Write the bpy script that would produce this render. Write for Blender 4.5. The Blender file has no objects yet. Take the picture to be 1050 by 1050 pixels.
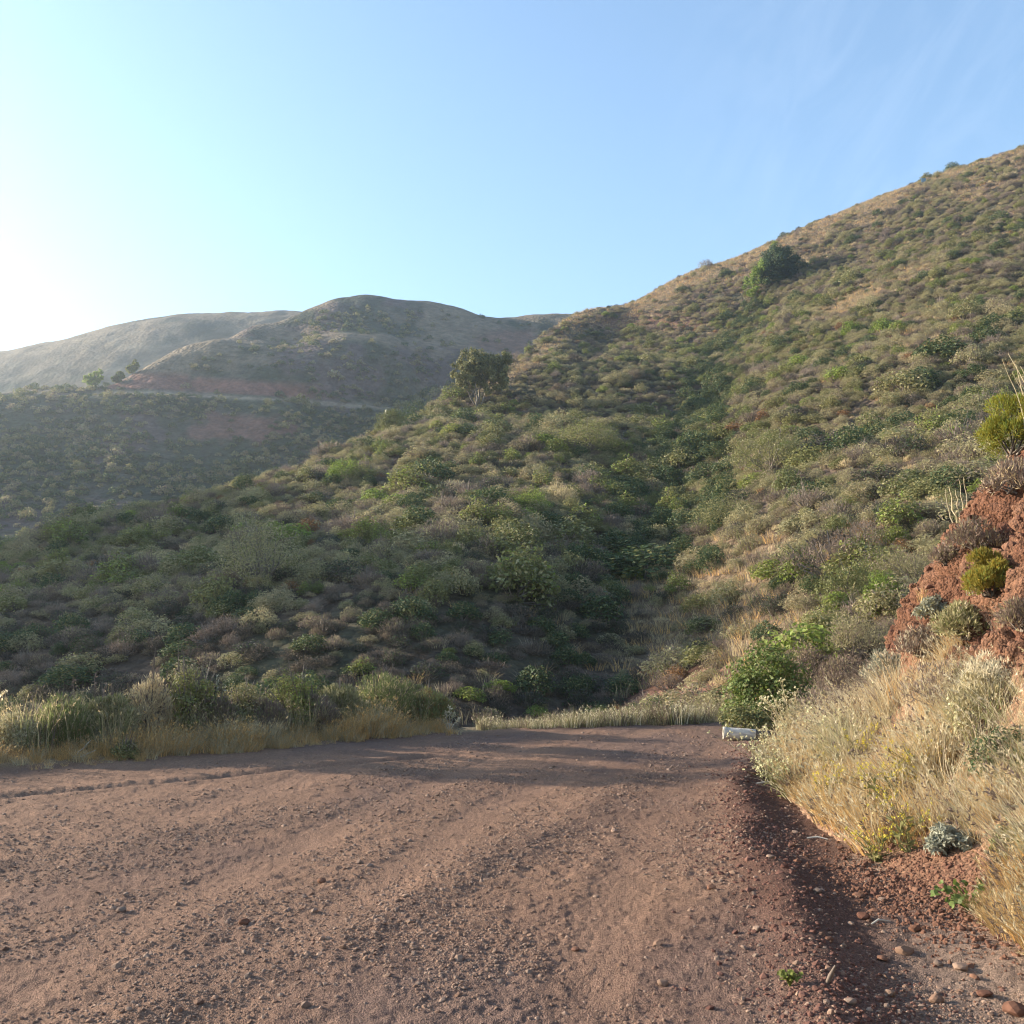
import bpy, math, random
import numpy as np

SC = bpy.context.scene
COL = SC.collection
rng = np.random.default_rng(11)
random.seed(5)
F = 1050.0; CX = 525.0; HOR = 640.0; EYE = 1.6
PITCH = math.atan((HOR - 525.0) / F)
CT, ST = math.cos(PITCH), math.sin(PITCH)

def unproj(px, py, Y):
    """world point seen at a photo position, at depth Y metres ahead"""
    u = (px - CX) / F; v = (525.0 - py) / F
    t = Y / (CT - v * ST)
    return np.array([u * t, Y, EYE + t * (ST + v * CT)])

def proj(X, Y, Z):
    Z = Z - EYE
    f = Y * CT + Z * ST; v = -Y * ST + Z * CT
    f = np.maximum(f, 1e-3)
    return CX + F * X / f, 525.0 - F * v / f

# ------------------------------------------------------------------ noise
def _h(ix, iy, seed):
    n = (ix.astype(np.int64) * 374761393 + iy.astype(np.int64) * 668265263 + seed * 1442695041) & 0xffffffff
    n = ((n ^ (n >> 13)) * 1274126177) & 0xffffffff
    n = n ^ (n >> 16)
    return (n & 0xffffff) / float(0xffffff)
def vnoise(x, y, seed=0):
    x = np.asarray(x, float); y = np.asarray(y, float)
    ix = np.floor(x); iy = np.floor(y); fx = x - ix; fy = y - iy
    fx = fx * fx * (3 - 2 * fx); fy = fy * fy * (3 - 2 * fy)
    a = _h(ix, iy, seed); b = _h(ix + 1, iy, seed); c = _h(ix, iy + 1, seed); d = _h(ix + 1, iy + 1, seed)
    return (a * (1 - fx) + b * fx) * (1 - fy) + (c * (1 - fx) + d * fx) * fy
def fbm(x, y, oct=4, seed=0):
    s = 0; a = .5; t = 0
    x = np.asarray(x, float); y = np.asarray(y, float)
    for i in range(oct):
        s = s + a * vnoise(x, y, seed + i * 17); t += a; a *= .5
        x, y = 1.92 * x + .6 * y + 13.7, -.6 * x + 1.92 * y + 5.1
    return s / t
def worley(x, y, seed=0):
    ix = np.floor(x); iy = np.floor(y)
    f1 = np.full(np.shape(x), 9.); f2 = f1.copy(); cid = np.zeros(np.shape(x))
    for dx in (-1, 0, 1):
        for dy in (-1, 0, 1):
            cx = ix + dx; cy = iy + dy
            d = np.hypot(cx + _h(cx, cy, seed) - x, cy + _h(cx, cy, seed + 5) - y)
            m = d < f1
            f2 = np.where(m, f1, np.minimum(f2, d)); cid = np.where(m, _h(cx, cy, seed + 9), cid); f1 = np.where(m, d, f1)
    return f1, f2, cid
def sstep(a, b, x):
    t = np.clip((x - a) / (b - a), 0, 1); return t * t * (3 - 2 * t)

# ------------------------------------------------------------------ mesh tools
class MB:
    def __init__(s): s.V = []; s.Fs = []; s.n = 0; s.R = []
    def add(s, V, Fc, mat=0, rnd=None):
        V = np.asarray(V, float).reshape(-1, 3); Fc = np.asarray(Fc, int)
        s.V.append(V); s.Fs.append((Fc + s.n, mat)); s.n += len(V)
        s.R.append(np.full(len(V), .5) if rnd is None else np.broadcast_to(np.asarray(rnd, float), (len(V),)))
    def mesh(s, name, mats, smooth=False, col=None):
        me = bpy.data.meshes.new(name)
        V = np.concatenate(s.V); me.vertices.add(len(V)); me.vertices.foreach_set("co", V.ravel())
        loops = np.concatenate([f.ravel() for f, m in s.Fs])
        tot = np.concatenate([np.full(len(f), f.shape[1]) for f, m in s.Fs])
        mi = np.concatenate([np.full(len(f), m) for f, m in s.Fs])
        me.loops.add(len(loops)); me.loops.foreach_set("vertex_index", loops.astype(np.int32))
        me.polygons.add(len(tot))
        me.polygons.foreach_set("loop_start", np.concatenate([[0], np.cumsum(tot)[:-1]]).astype(np.int32))
        me.polygons.foreach_set("material_index", mi.astype(np.int32))
        me.polygons.foreach_set("use_smooth", np.full(len(tot), smooth))
        for m in mats: me.materials.append(m)
        a = me.attributes.new("rnd", 'FLOAT', 'POINT'); a.data.foreach_set("value", np.concatenate(s.R))
        if col is not None:
            c = me.attributes.new("Col", 'FLOAT_COLOR', 'POINT')
            c.data.foreach_set("color", np.concatenate([col, np.ones((len(col), 1))], 1).ravel())
        me.update(calc_edges=True)
        return me

def tag(o, label=None, cat=None, group=None, kind=None):
    if label: o['label'] = label
    if cat: o['category'] = cat
    if group: o['group'] = group
    if kind: o['kind'] = kind
    return o
def link(name, me, parent=None, loc=(0, 0, 0), rz=0.0, s=1.0):
    o = bpy.data.objects.new(name, me); COL.objects.link(o)
    o.location = loc; o.rotation_euler = (0, 0, rz); o.scale = (s, s, s)
    if parent: o.parent = parent
    return o
def grid_faces(nu, nv):
    i = np.arange(nu - 1)[:, None] * nv + np.arange(nv - 1)[None, :]
    i = i.ravel(); return np.stack([i, i + nv, i + nv + 1, i + 1], 1)

def unit(v): return v / np.maximum(np.linalg.norm(v, axis=-1, keepdims=True), 1e-9)

def tube(mb, pts, rad, k=5, mat=0, rnd=.5):
    pts = np.asarray(pts, float); n = len(pts); rad = np.broadcast_to(rad, (n,))
    T = unit(np.gradient(pts, axis=0)); ref = np.array([.31, .22, .92]) if abs(T[0, 2]) < .9 else np.array([1., .1, 0])
    A = unit(np.cross(T, ref)); B = np.cross(T, A)
    an = np.arange(k) * 2 * math.pi / k
    V = pts[:, None] + rad[:, None, None] * (A[:, None] * np.cos(an)[None, :, None] + B[:, None] * np.sin(an)[None, :, None])
    i = (np.arange(n - 1)[:, None] * k + np.arange(k)[None, :]).ravel(); j = (np.arange(n - 1)[:, None] * k + (np.arange(k)[None, :] + 1) % k).ravel()
    mb.add(V.reshape(-1, 3), np.stack([i, j, j + k, i + k], 1), mat, rnd)

def leaves(mb, P, N, L, asp=.45, mat=0, r=None, rnd=None, flat=False):
    """leaf quads folded a little along the midrib; P base points, N axis"""
    n = len(P); r = r or rng
    if flat:        # N is the way the blade faces: clumps shade like solid mounds
        c = unit(N); b = unit(np.cross(c, r.normal(size=(n, 3)))); a = np.cross(b, c)
    else: a = unit(N); b = unit(np.cross(a, r.normal(size=(n, 3)))); c = np.cross(a, b)
    L = np.broadcast_to(L, (n,))[:, None]; W = L * asp * .5
    V = np.stack([P, P + a * L * .45 + b * W + c * L * .08, P + a * L, P + a * L * .45 - b * W + c * L * .08], 1).reshape(-1, 3)
    i = np.arange(n) * 4
    rn = r.random(n) if rnd is None else rnd
    mb.add(V, np.stack([i, i + 1, i + 2, i + 3], 1), mat, np.repeat(rn, 4))

def blades(mb, P, H, W, lean, az, mat=0, r=None, rnd=None, levels=(0, .4, .75, 1.)):
    n = len(P); r = r or rng
    d = np.stack([np.cos(az), np.sin(az), np.zeros(n)], 1)
    ya = r.random(n) * 6.283; w = np.stack([np.cos(ya), np.sin(ya), np.zeros(n)], 1)
    rows = []
    for t in levels:
        C = P + d * (lean * H * t ** 2)[:, None] + np.array([0, 0, 1.]) * (H * t * (1 - .25 * lean * t))[:, None]
        ww = (W * (1 - t * .88))[:, None] * w * .5
        rows += [C - ww, C + ww]
    V = np.stack(rows, 1); k = V.shape[1]
    base = np.arange(n) * k; fs = []
    for q in range(len(levels) - 1):
        fs.append(np.stack([base + 2 * q, base + 2 * q + 1, base + 2 * q + 3, base + 2 * q + 2], 1))
    mb.add(V.reshape(-1, 3), np.concatenate(fs), mat, np.repeat(r.random(n) if rnd is None else rnd, k))

# ------------------------------------------------------------------ materials
def nodes_of(name):
    m = bpy.data.materials.new(name); m.use_nodes = True
    nt = m.node_tree; nt.nodes.clear()
    return m, nt, nt.nodes, nt.links
def ramp(n, cols, interp='LINEAR'):
    r = n.new("ShaderNodeValToRGB"); r.color_ramp.interpolation = interp
    e = r.color_ramp.elements
    while len(e) < len(cols): e.new(.5)
    for k, c in enumerate(cols):
        e[k].position = k / max(1, len(cols) - 1); e[k].color = (*c, 1)
    return r
def leaf_mat(name, cols, trans=.3, lo=.65, hi=1.35, rough=.6, spec=.25):
    m, nt, n, l = nodes_of(name)
    oi = n.new("ShaderNodeObjectInfo"); rp = ramp(n, cols); l.new(oi.outputs["Random"], rp.inputs[0])
    at = n.new("ShaderNodeAttribute"); at.attribute_name = "rnd"
    mr = n.new("ShaderNodeMapRange"); mr.inputs[3].default_value = lo; mr.inputs[4].default_value = hi; l.new(at.outputs["Fac"], mr.inputs[0])
    vm = n.new("ShaderNodeVectorMath"); vm.operation = 'SCALE'; l.new(rp.outputs[0], vm.inputs[0]); l.new(mr.outputs[0], vm.inputs[3])
    p = n.new("ShaderNodeBsdfPrincipled"); p.inputs["Roughness"].default_value = rough; p.inputs["Specular IOR Level"].default_value = spec
    l.new(vm.outputs[0], p.inputs["Base Color"])
    out = n.new("ShaderNodeOutputMaterial")
    if trans > 0:
        t = n.new("ShaderNodeBsdfTranslucent"); l.new(vm.outputs[0], t.inputs[0])
        mx = n.new("ShaderNodeMixShader"); mx.inputs[0].default_value = trans
        l.new(p.outputs[0], mx.inputs[1]); l.new(t.outputs[0], mx.inputs[2]); l.new(mx.outputs[0], out.inputs[0])
    else: l.new(p.outputs[0], out.inputs[0])
    return m
def soil_mat(name, scale1, scale2, bump, dist, lo=.6, hi=1.4, rough=.95, cell=.25):
    """vertex cover colour broken up by two scales of grain, with bump"""
    m, nt, n, l = nodes_of(name)
    at = n.new("ShaderNodeAttribute"); at.attribute_name = "Col"
    tc = n.new("ShaderNodeTexCoord")
    n1 = n.new("ShaderNodeTexNoise"); n1.inputs["Scale"].default_value = scale1; n1.inputs["Detail"].default_value = 6; n1.inputs["Roughness"].default_value = .7
    v = n.new("ShaderNodeTexVoronoi"); v.inputs["Scale"].default_value = scale2
    for t in (n1, v): l.new(tc.outputs["Object"], t.inputs["Vector"])
    mr = n.new("ShaderNodeMapRange"); mr.inputs[1].default_value = .3; mr.inputs[2].default_value = .7; mr.inputs[3].default_value = lo; mr.inputs[4].default_value = hi
    l.new(n1.outputs["Fac"], mr.inputs[0])
    sp = n.new("ShaderNodeSeparateColor"); l.new(v.outputs["Color"], sp.inputs[0])
    mr2 = n.new("ShaderNodeMapRange"); mr2.inputs[3].default_value = 1 - cell; mr2.inputs[4].default_value = 1 + cell; l.new(sp.outputs[0], mr2.inputs[0])
    mu = n.new("ShaderNodeMath"); mu.operation = 'MULTIPLY'; l.new(mr.outputs[0], mu.inputs[0]); l.new(mr2.outputs[0], mu.inputs[1])
    vm = n.new("ShaderNodeVectorMath"); vm.operation = 'SCALE'; l.new(at.outputs["Color"], vm.inputs[0]); l.new(mu.outputs[0], vm.inputs[3])
    ad = n.new("ShaderNodeMath"); ad.operation = 'SUBTRACT'; l.new(n1.outputs["Fac"], ad.inputs[0]); l.new(v.outputs["Distance"], ad.inputs[1])
    b = n.new("ShaderNodeBump"); b.inputs["Strength"].default_value = bump; b.inputs["Distance"].default_value = dist; l.new(ad.outputs[0], b.inputs["Height"])
    p = n.new("ShaderNodeBsdfPrincipled"); p.inputs["Roughness"].default_value = rough; p.inputs["Specular IOR Level"].default_value = .15
    l.new(vm.outputs[0], p.inputs["Base Color"]); l.new(b.outputs[0], p.inputs["Normal"])
    o = n.new("ShaderNodeOutputMaterial"); l.new(p.outputs[0], o.inputs[0])
    return m

# ------------------------------------------------------------------ thin plate spline heightfields
class TPS:
    def __init__(s, pts, lam=.002, sc=50.):
        P = np.asarray(pts, float); s.sc = sc; s.p = P[:, :2] / sc; n = len(P)
        K = s.k(s.p, s.p) + lam * np.eye(n); Q = np.concatenate([np.ones((n, 1)), s.p], 1)
        A = np.block([[K, Q], [Q.T, np.zeros((3, 3))]]); s.w = np.linalg.solve(A, np.concatenate([P[:, 2], np.zeros(3)]))
    def k(s, a, b):
        r2 = ((a[:, None] - b[None]) ** 2).sum(-1); return .5 * r2 * np.log(r2 + 1e-12)
    def __call__(s, X, Y):
        X = np.asarray(X, float); q = np.stack([X.ravel(), np.asarray(Y, float).ravel()], 1) / s.sc; o = np.empty(len(q)); n = len(s.p)
        for i in range(0, len(q), 20000):
            c = q[i:i + 20000]; o[i:i + 20000] = s.k(c, s.p) @ s.w[:n] + s.w[n] + c @ s.w[n + 1:]
        return o.reshape(X.shape)

# near hillside: (px, py, depth) read off the photograph; 'crest' rows get a falling back side
NH = [(0,740,26),(0,670,31),(0,620,39),(-120,740,27),(-120,680,33),(-120,640,40),
 (100,740,26),(100,670,30),(100,610,38),(200,745,25),(200,680,28),(200,605,36),(200,560,48),
 (300,745,24),(300,680,27),(300,600,34),(300,550,46),(400,745,23),(400,690,26),(400,600,33),(400,540,44),(400,490,63),
 (500,745,22),(500,690,26),(500,595,33),(500,522,44),(500,470,64),(500,432,92),
 (600,748,21),(600,700,24.5),(600,630,31),(600,555,42),(600,480,63),(600,420,95),(600,372,130),
 (700,745,19),(700,690,23),(700,610,32),(700,500,52),(700,420,84),(700,365,114),(700,320,144),(600,354,143),(640,336,148),(560,388,123),
 (850,720,17),(850,640,22),(850,560,29),(850,480,42),(850,400,64),(850,330,98),(850,270,136),
 (1050,560,24),(1050,480,32),(1050,350,62),(1050,250,102),(1250,500,28),(1250,380,50),(1250,230,95)]
CREST = [(-300,690,44),(-200,660,48),(-120,625,51),(0,581,58),(100,552,63),(200,526,69),(300,498,79),(350,483,87),(400,457,97),(450,432,108),(485,415,119),(518,398,127),(527,381,136),(546,357,146),(566,345,154)]
SKY = [(588,334,162),(612,327,163),(640,317,163),(700,284,164),(770,263,165),(800,246,165),(850,227,165),(900,208,165),(950,191,164),(1000,176,162),(1050,160,160),(1150,128,157),(1300,90,150)]
pts = [unproj(*q) for q in NH + CREST + SKY]
for q in CREST[:11]:
    p = unproj(*q)
    for s_, z_ in ((1.12, .82), (1.35, .25), (1.7, -.4)):
        pts.append(np.array([p[0] * s_, p[1] * s_, p[2] * z_ - 2 * (s_ - 1) * 10]))
for q in SKY:
    p = unproj(*q)
    for s_, z_ in ((1.1, 1.0), (1.35, .93)): pts.append(np.array([p[0] * s_, p[1] * s_, p[2] * z_]))
NEAR = TPS(pts, lam=.0008)
GULLY = np.array([[*unproj(*q)[:2]] for q in [(560,748,21),(600,740,22),(632,640,30),(668,550,42),(692,490,54),(706,430,80),(735,372,112),(765,330,134)]])
def seg_dist(X, Y, poly):
    d = np.full(np.shape(X), 1e9); tt = np.zeros(np.shape(X)); n = len(poly) - 1
    for i in range(n):
        a = poly[i]; b = poly[i + 1]; v = b - a
        t = np.clip(((X - a[0]) * v[0] + (Y - a[1]) * v[1]) / (v @ v), 0, 1)
        e = np.hypot(X - a[0] - t * v[0], Y - a[1] - t * v[1]); m = e < d
        d = np.where(m, e, d); tt = np.where(m, (i + t) / n, tt)
    return d, tt
def near_hill(X, Y):
    z = NEAR(X, Y)
    d, t = seg_dist(X, Y, GULLY); w = 2.0 + 3.5 * t
    z = z - (0.8 + 1.3 * t) * np.exp(-(d / w) ** 2) * (1 - .5 * sstep(.85, 1., t))
    z = z + .9 * (fbm(X / 9, Y / 9, 4, 3) - .5) + .25 * (fbm(X / 2, Y / 2, 3, 8) - .5)
    return z
# ------------------------------------------------------------------ camera, sun, sky, air
cam = bpy.data.cameras.new("camera"); cam.lens = 36; cam.sensor_width = 36; cam.clip_start = .05; cam.clip_end = 5000
co = bpy.data.objects.new("camera", cam); COL.objects.link(co); co.location = (0, 0, EYE)
co.rotation_euler = (math.pi / 2 + PITCH, 0, 0); SC.camera = co
SUN_AZ = math.radians(-72); SUN_EL = math.radians(16)
sun = bpy.data.lights.new("sun", 'SUN'); sun.energy = 5; sun.angle = math.radians(.53); sun.color = (1, .87, .70)
so = bpy.data.objects.new("sun", sun); COL.objects.link(so); so.location = (-60, 40, 60)
from mathutils import Vector
sdir = Vector((math.sin(SUN_AZ) * math.cos(SUN_EL), math.cos(SUN_AZ) * math.cos(SUN_EL), math.sin(SUN_EL)))
so.rotation_euler = sdir.to_track_quat('Z', 'Y').to_euler()
W = bpy.data.worlds.new("World"); SC.world = W; W.use_nodes = True
nt = W.node_tree; n = nt.nodes; l = nt.links; n.clear()
sky = n.new("ShaderNodeTexSky"); sky.sky_type = 'NISHITA'; sky.sun_disc = False
sky.sun_elevation = SUN_EL; sky.sun_rotation = SUN_AZ; sky.air_density = 1.0; sky.dust_density = .25; sky.ozone_density = 2.0; sky.altitude = 50
tc = n.new("ShaderNodeTexCoord")
# thin cirrus: streaky noise, only in a patch of sky up and to the right
cv = unproj(965, 95, 1000) - np.array([0, 0, EYE]); cv = cv / np.linalg.norm(cv)
mp = n.new("ShaderNodeMapping"); mp.vector_type = 'TEXTURE'; mp.inputs["Rotation"].default_value = (0, math.radians(-56), 0); mp.inputs["Scale"].default_value = (1 / 9, 1 / 5, 1 / 26)
l.new(tc.outputs["Generated"], mp.inputs["Vector"])
nz = n.new("ShaderNodeTexNoise"); nz.inputs["Scale"].default_value = 1.0; nz.inputs["Detail"].default_value = 7; nz.inputs["Roughness"].default_value = .62; nz.inputs["Distortion"].default_value = 1.1
l.new(mp.outputs[0], nz.inputs["Vector"])
mr = n.new("ShaderNodeMapRange"); mr.inputs[1].default_value = .42; mr.inputs[2].default_value = .8; l.new(nz.outputs["Fac"], mr.inputs[0])
dp = n.new("ShaderNodeVectorMath"); dp.operation = 'DOT_PRODUCT'; dp.inputs[1].default_value = tuple(cv); l.new(tc.outputs["Generated"], dp.inputs[0])
mk = n.new("ShaderNodeMapRange"); mk.interpolation_type = 'SMOOTHSTEP'; mk.inputs[1].default_value = .965; mk.inputs[2].default_value = .999; l.new(dp.outputs["Value"], mk.inputs[0])
mm = n.new("ShaderNodeMath"); mm.operation = 'MULTIPLY'; l.new(mr.outputs[0], mm.inputs[0]); l.new(mk.outputs[0], mm.inputs[1])
m2 = n.new("ShaderNodeMath"); m2.operation = 'MULTIPLY'; m2.inputs[1].default_value = .05; l.new(mm.outputs[0], m2.inputs[0])
mx = n.new("ShaderNodeMix"); mx.data_type = 'RGBA'; l.new(m2.outputs[0], mx.inputs["Factor"]); hs = n.new('ShaderNodeHueSaturation'); hs.inputs['Saturation'].default_value = .98; hs.inputs['Hue'].default_value = .497; hs.inputs['Value'].default_value = 1.14; l.new(sky.outputs[0], hs.inputs['Color']); l.new(hs.outputs[0], mx.inputs["A"]); mx.inputs["B"].default_value = (8, 8.2, 8.6, 1)
bg = n.new("ShaderNodeBackground"); bg.inputs[1].default_value = .108; l.new(mx.outputs["Result"], bg.inputs[0])
wo = n.new("ShaderNodeOutputWorld"); l.new(bg.outputs[0], wo.inputs[0])
SC.view_settings.view_transform = 'Standard'; SC.view_settings.look = 'None'; SC.view_settings.exposure = 1.58; SC.view_settings.gamma = 1
cy = SC.cycles; cy.use_denoising = True; cy.denoiser = 'OPENIMAGEDENOISE'; cy.filter_width = 1.1; cy.max_bounces = 4; cy.diffuse_bounces = 2; cy.glossy_bounces = 1; cy.transmission_bounces = 2
cy.transparent_max_bounces = 4; cy.volume_bounces = 0; cy.sample_clamp_indirect = 4

hm, nt, n, l = nodes_of("haze_air")
pv = n.new("ShaderNodeVolumePrincipled"); pv.inputs["Color"].default_value = (.82, .92, 1, 1); pv.inputs["Density"].default_value = .0006; pv.inputs["Anisotropy"].default_value = .72
o = n.new("ShaderNodeOutputMaterial"); l.new(pv.outputs[0], o.inputs["Volume"])
def box_mesh(name, a, b, mats):
    mb = MB(); x0, y0, z0 = a; x1, y1, z1 = b
    V = [(x0,y0,z0),(x1,y0,z0),(x1,y1,z0),(x0,y1,z0),(x0,y0,z1),(x1,y0,z1),(x1,y1,z1),(x0,y1,z1)]
    mb.add(V, [(0,3,2,1),(4,5,6,7),(0,1,5,4),(1,2,6,5),(2,3,7,6),(3,0,4,7)]); return mb.mesh(name, mats)
tag(link("haze", box_mesh("haze", (-420, -330, -27), (420, 520, 150), [hm])), "thin pale blue morning haze hanging in the valley air", "haze", kind="stuff")

# ------------------------------------------------------------------ near ground: road, ditch, verge
XR_Y = [-30, 4.1, 5.25, 8, 10.5, 12.9, 15, 18]; XR_X = [.2, 1.2, 1.37, 1.79, 2.25, 2.95, 3.6, 4.6]
XB_Y = [-30, 5, 8, 10, 12.4, 14, 16, 18, 22]; XB_X = [2.4, 2.58, 2.6, 2.7, 3.1, 3.75, 4.9, 6.5, 10.5]
def Xr(Y): return np.interp(Y, XR_Y, XR_X)
def Xb(Y): return np.interp(Y, XB_Y, XB_X)
def d_left(X, Y): return (X + .8) * -.6467 + (Y - 15.3) * .7625
def d_far(X, Y): return (X + .8) * -.334 + (Y - 15.3) * .943
WIN1 = np.array([(-2.3, 3.0), (-.98, 5.25), (-.3, 7), (.36, 8.4), (1.3, 11)])
WIN2 = np.array([(-5.4, 5.2), (-3.2, 7.3), (-1.4, 9.2), (.4, 11.6)])
RUT = np.array([(-6.2, 8.3), (-4.8, 9.6), (-2.8, 11.2), (-1., 12.6)])
def tyre(X, Y):
    """two pairs of compacted wheel paths that follow the bend"""
    e = X - Xr(Y) + .22 * (fbm(Y * .35, Y * 0 + 2, 2, 88) - .5); t = 0
    for c, w in ((-.75, .20), (-2.25, .22), (-3.3, .2), (-4.8, .22)): t = t + np.exp(-((e - c - .06 * (Y - 8)) / w) ** 4)
    return np.clip(t, 0, 1) * (.45 + .55 * sstep(.35, .6, fbm(X * .9, Y * .5, 3, 89)))
def ground_z(X, Y, fine=True):
    da = d_left(X, Y); db = d_far(X, Y); wob = .5 * (fbm(X / 1.3, Y / 1.3, 3, 21) - .5)
    z = .05 * (fbm(X / 3, Y / 3, 3, 31) - .5) * 2
    e = X - Xr(Y) - .25 * (fbm(X * .9, Y * .9, 3, 40) - .5)
    z = z + .05 * np.exp(-((e - .02) / .16) ** 2) * sstep(15, 12, Y)                       # windrow at the road edge
    z = z - .06 * sstep(.1, .6, e) * sstep(15, 12, Y) * (1 - .6 * sstep(.55, 1.4, e)) # ditch
    for w, h, s in ((WIN1, .02, .22), (WIN2, .012, .3)):
        d, _ = seg_dist(X, Y, w); z = z + h * np.exp(-(d / s) ** 2) * (.5 + fbm(X * 1.5, Y * 1.5, 2, 6))
    d, _ = seg_dist(X, Y, RUT); z = z - .03 * np.exp(-(d / .1) ** 2) + .015 * np.exp(-((d - .22) / .12) ** 2)
    z = z + .16 * sstep(-.1 + wob * .4, .9, da) * (X < -.9) * sstep(-.6, -1.4, X)
    z = z - .45 * np.maximum(da - 1.5, 0) - .085 * np.maximum(db - .4, 0) * (da < 4)
    z = np.maximum(z, -9); ty = tyre(X, Y); z = z - .014 * ty
    if fine:
        z = z + .012 * (fbm(X * 9, Y * 9, 3, 51) - .5) * 2 * (1 - .6 * ty)
        f1, f2, c = worley(X * 17, Y * 17, 3); z = z + .006 * (1 - np.minimum(f1 * 1.4, 1)) * (c > .35) * (.4 + fbm(X * 2, Y * 2, 2, 5))
        f1, f2, c = worley(X * 42, Y * 42, 13); z = z + .004 * (1 - np.minimum(f1 * 1.4, 1)) * (c > .3)
    return z
az = np.radians(np.concatenate([np.linspace(-180, -36, 90)[:-1], np.linspace(-36, 36, 940), np.linspace(36, 180, 90)[1:]]))
rr = np.concatenate([np.geomspace(.25, 3, 34)[:-1], np.geomspace(3, 27, 560)])
A, R = np.meshgrid(az, rr, indexing='ij'); X = R * np.sin(A); Y = R * np.cos(A)
Z = ground_z(X, Y)
def mix(a, b, t): return a + (np.asarray(b) - a) * t[..., None]
def road_colour(X, Y):
    e = X - Xr(Y) - .35 * (fbm(X * .8, Y * .8, 3, 44) - .5)
    C = np.broadcast_to(np.array([.180, .106, .072]), X.shape + (3,)).copy()
    big = fbm(X / 2.2, Y / 4, 4, 61)
    C = mix(C, [.225, .132, .085], sstep(.45, .58, big))                          # dusty orange wheel tracks
    C = mix(C, [.15, .096, .074], sstep(.5, .35, big) * .8)                       # greyer loose gravel
    for w, s in ((WIN1, .4), (WIN2, .35), (RUT, .22)):
        d, _ = seg_dist(X, Y, w); C = mix(C, [.135, .083, .06], np.exp(-(d / s) ** 2) * .55 * sstep(.38, .65, fbm(X * 1.2, Y * 1.2, 3, 9)))
    C = mix(C, [.215, .128, .085], tyre(X, Y) * .6)
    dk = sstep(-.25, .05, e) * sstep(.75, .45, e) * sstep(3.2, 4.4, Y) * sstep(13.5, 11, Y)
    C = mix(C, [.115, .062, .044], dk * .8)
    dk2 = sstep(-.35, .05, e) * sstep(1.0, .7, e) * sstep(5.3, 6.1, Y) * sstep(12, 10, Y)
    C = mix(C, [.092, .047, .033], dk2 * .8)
    dt = sstep(.35, .55, e) * sstep(7, 4.5, Y)
    C = mix(C, [.17, .118, .09], dt * sstep(1.2, .8, e))                       # grey gravelly ditch floor
    tan = sstep(.55, .9, e) * sstep(.35, .6, fbm(X * 1.1, Y * 1.1, 3, 77) + .25 * sstep(6, 4.5, Y))
    C = mix(C, [.30, .20, .135], tan * .85)                                     # washed pale silt by the bank
    C = mix(C, [.34, .24, .13], sstep(.0, .35, d_left(X, Y)) * .9)
    C = mix(C, [.15, .12, .075], np.maximum(sstep(1.2, 2., d_left(X, Y)), sstep(.3, .9, d_far(X, Y))))
    return C * (.86 + .28 * fbm(X * 5, Y * 5, 3, 71))[..., None]
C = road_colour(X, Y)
M_road = soil_mat("gravel_road", 60, 130, .55, .012, .55, 1.45)
Fc = grid_faces(len(az), len(rr)); cx = X.ravel()[Fc].mean(1); cyy = Y.ravel()[Fc].mean(1)
isroad = (d_left(cx, cyy) < .25 + .5 * (fbm(cx * 1.5, cyy * 1.5, 2, 3) - .5)) & (d_far(cx, cyy) < .35) & (cx < Xr(cyy) + .25 + .3 * (fbm(cx * 2, cyy * 2, 2, 4) - .5))
isroad |= (seg_dist(cx, cyy, np.array([(.0, 14.6), (-1.0, 17.2), (-3.5, 20), (-8, 22.5)]))[0] < 1.1)
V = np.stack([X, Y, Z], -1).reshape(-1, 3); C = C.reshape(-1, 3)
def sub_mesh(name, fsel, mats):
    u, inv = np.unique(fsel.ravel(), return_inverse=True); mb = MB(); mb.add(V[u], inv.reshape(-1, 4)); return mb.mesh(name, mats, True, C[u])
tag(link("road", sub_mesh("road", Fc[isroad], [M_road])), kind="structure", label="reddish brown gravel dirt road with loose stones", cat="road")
tag(link("ground", sub_mesh("ground", Fc[~isroad], [M_road])), kind="structure", label="bare soil of the road edge and ditch", cat="ground")

# ------------------------------------------------------------------ cut bank on the right
BO = [-.5, -.15, 0, .4, .8, 1.1, 1.4, 1.7, 2.05, 2.5, 3.4, 6, 11]; BZ = [-.4, -.12, -.02, .2, .55, 1.0, 1.62, 2.4, 3.0, 3.42, 3.8, 4.7, 6.5]
def bank_fall(Y): return 1 - .6 * sstep(9.5, 15, Y)
def bank_z0(X, Y): return np.interp(X - Xb(Y), BO, BZ) * bank_fall(Y)
def bank_surface(S, O):
    """S along the road, O outward from the foot"""
    foot = .16 * (fbm(S * .8, S * 0 + 3, 3, 5) - .5)
    z = np.interp(O, BO, BZ) * bank_fall(S)
    x = Xb(S) + O + foot
    hi = sstep(.9, 1.5, z); nx = -.85; nz_ = .5
    q = S * 1.0; h = z * 1.0
    rill = fbm(q * 1.6, h * .45, 4, 90) - .5
    f1, f2, cid = worley(q * 3.4, h * 3.0 + .5 * q, 31); g1, g2, gid = worley(q * 8.5, h * 8, 41)
    disp = hi * (.30 * rill + .16 * (cid - .5) - .12 * np.exp(-((f2 - f1) / .08) ** 2) + .09 * (gid - .5) - .05 * np.exp(-((g2 - g1) / .12) ** 2) + .03 * (worley(q * 22, h * 20, 43)[2] - .5)) + (.06 + .08 * hi) * (fbm(q * 3, h * 3 + O, 4, 14) - .5)
    disp = disp + .5 * hi * (fbm(q * .55, h * .3, 2, 15) - .5)
    disp = disp * sstep(-.3, .3, O)
    return x + nx * disp, S + .15 * disp, z + nz_ * disp, hi, cid, f2 - f1
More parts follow.
